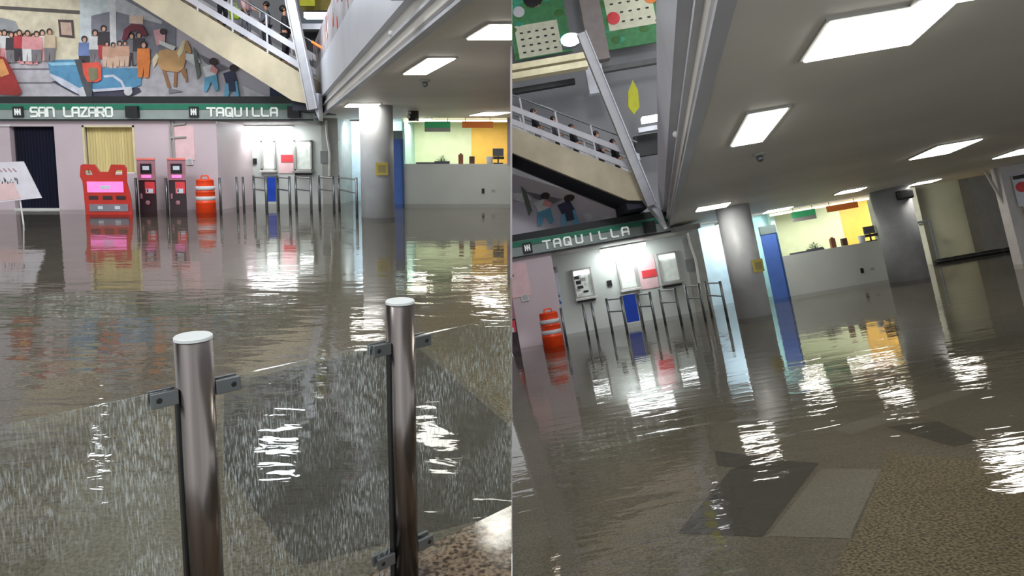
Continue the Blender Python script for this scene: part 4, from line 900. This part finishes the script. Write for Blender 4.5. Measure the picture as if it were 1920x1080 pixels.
on_stair('A', (416, 10), 20.9, cblack, cblack, 'person in dark clothes highest on the stair in the level left hall', 1.5)
on_stair('A', (500, 60), 21.5, cgrey, cblack, 'person in grey half hidden behind the railing bands between two others', -1.5, False, 1.45)
b = MB(); b.prism([(-.13, .1), (.13, .1), (.17, .38), (.05, .42), (-.05, .42), (-.17, .38)], -.06, .06, lime); b.tube((-.1, 0, .38), (-.05, 0, .55), .012, lime); b.tube((.1, 0, .38), (.05, 0, .55), .012, lime); b.tube((-.05, 0, .55), (.05, 0, .55), .012, lime)
e0, up, st = info['A']; x = at('A', 441, 46, Y=20.55).x
tag(b.build('shopping_bag', 'A', loc=(x, 20.55, e0.z + (e0.x - x) * .605 + .3), smooth=True), 'lime green bag carried beside the person in dark clothes', 'bag')
for px, tp, lg, lb in (((1000, 210), cblack, cgrey, 'person in black behind the railing at the left end of the tilted stair'), ((1038, 225), cgrey, cblack, 'person in grey second from the left on the tilted stair'),
                       ((1072, 240), cblack, cblack, 'person in dark clothes in the middle of the tilted stair'), ((1120, 260), cgrey, cblack, 'person in grey just left of the brace on the tilted stair'), ((1150, 270), cblack, cblack, 'person in black nearest the foot of the tilted stair')):
    on_stair('B', px, 21.2, tp, lg, lb, 1.6, False, 1.35)

# ================================================================== trim everything to its own hall at the plane where the halls meet
for o in list(bpy.data.objects):
    if o.type != 'MESH': continue
    r = o
    while r.parent: r = r.parent
    tb = abs(r.matrix_world.to_quaternion().to_matrix()[2][2] - 1) > 1e-4
    M = Matrix.Identity(4); q = o; chain = []
    while q: chain.append(q); q = q.parent
    for q in reversed(chain): M = M @ (q.matrix_world if q.parent is None else q.matrix_parent_inverse @ q.matrix_basis)
    xs = [(M @ v.co).x for v in o.data.vertices]
    if not xs: continue
    sgn = 1 if tb else -1
    if min(sgn * x for x in xs) >= .002: continue
    if max(sgn * x for x in xs) <= .002: bpy.data.objects.remove(o); continue
    bm = bmesh.new(); bm.from_mesh(o.data); Mi = M.inverted()
    co = Mi @ Vector((sgn * .002, 0, 0)); no = (M.to_3x3().transposed() @ Vector((sgn, 0, 0))).normalized()
    g = bmesh.ops.bisect_plane(bm, geom=bm.verts[:] + bm.edges[:] + bm.faces[:], plane_co=co, plane_no=no, clear_inner=True)
    if len(o.data.polygons) > 1 and not o.data.name.startswith('flood'):
        ed = [e for e in g['geom_cut'] if isinstance(e, bmesh.types.BMEdge)]
        try: bmesh.ops.holes_fill(bm, edges=ed, sides=0)
        except Exception: pass
    bm.to_mesh(o.data); bm.free()
b = MB(); b.b2((-.024, 9, -4), (.003, 34, 17), K('seam_wall_paint', 176, 168, 172)); struct(b.build('wall_seam_added', 'A'))  # added wall at the seam, keeps light and reflections from crossing halls
# an emptied thing goes too
ch = True
while ch:
    ch = False
    for o in list(bpy.data.objects):
        if o.type == 'EMPTY' and not [c for c in o.children]: bpy.data.objects.remove(o); ch = True
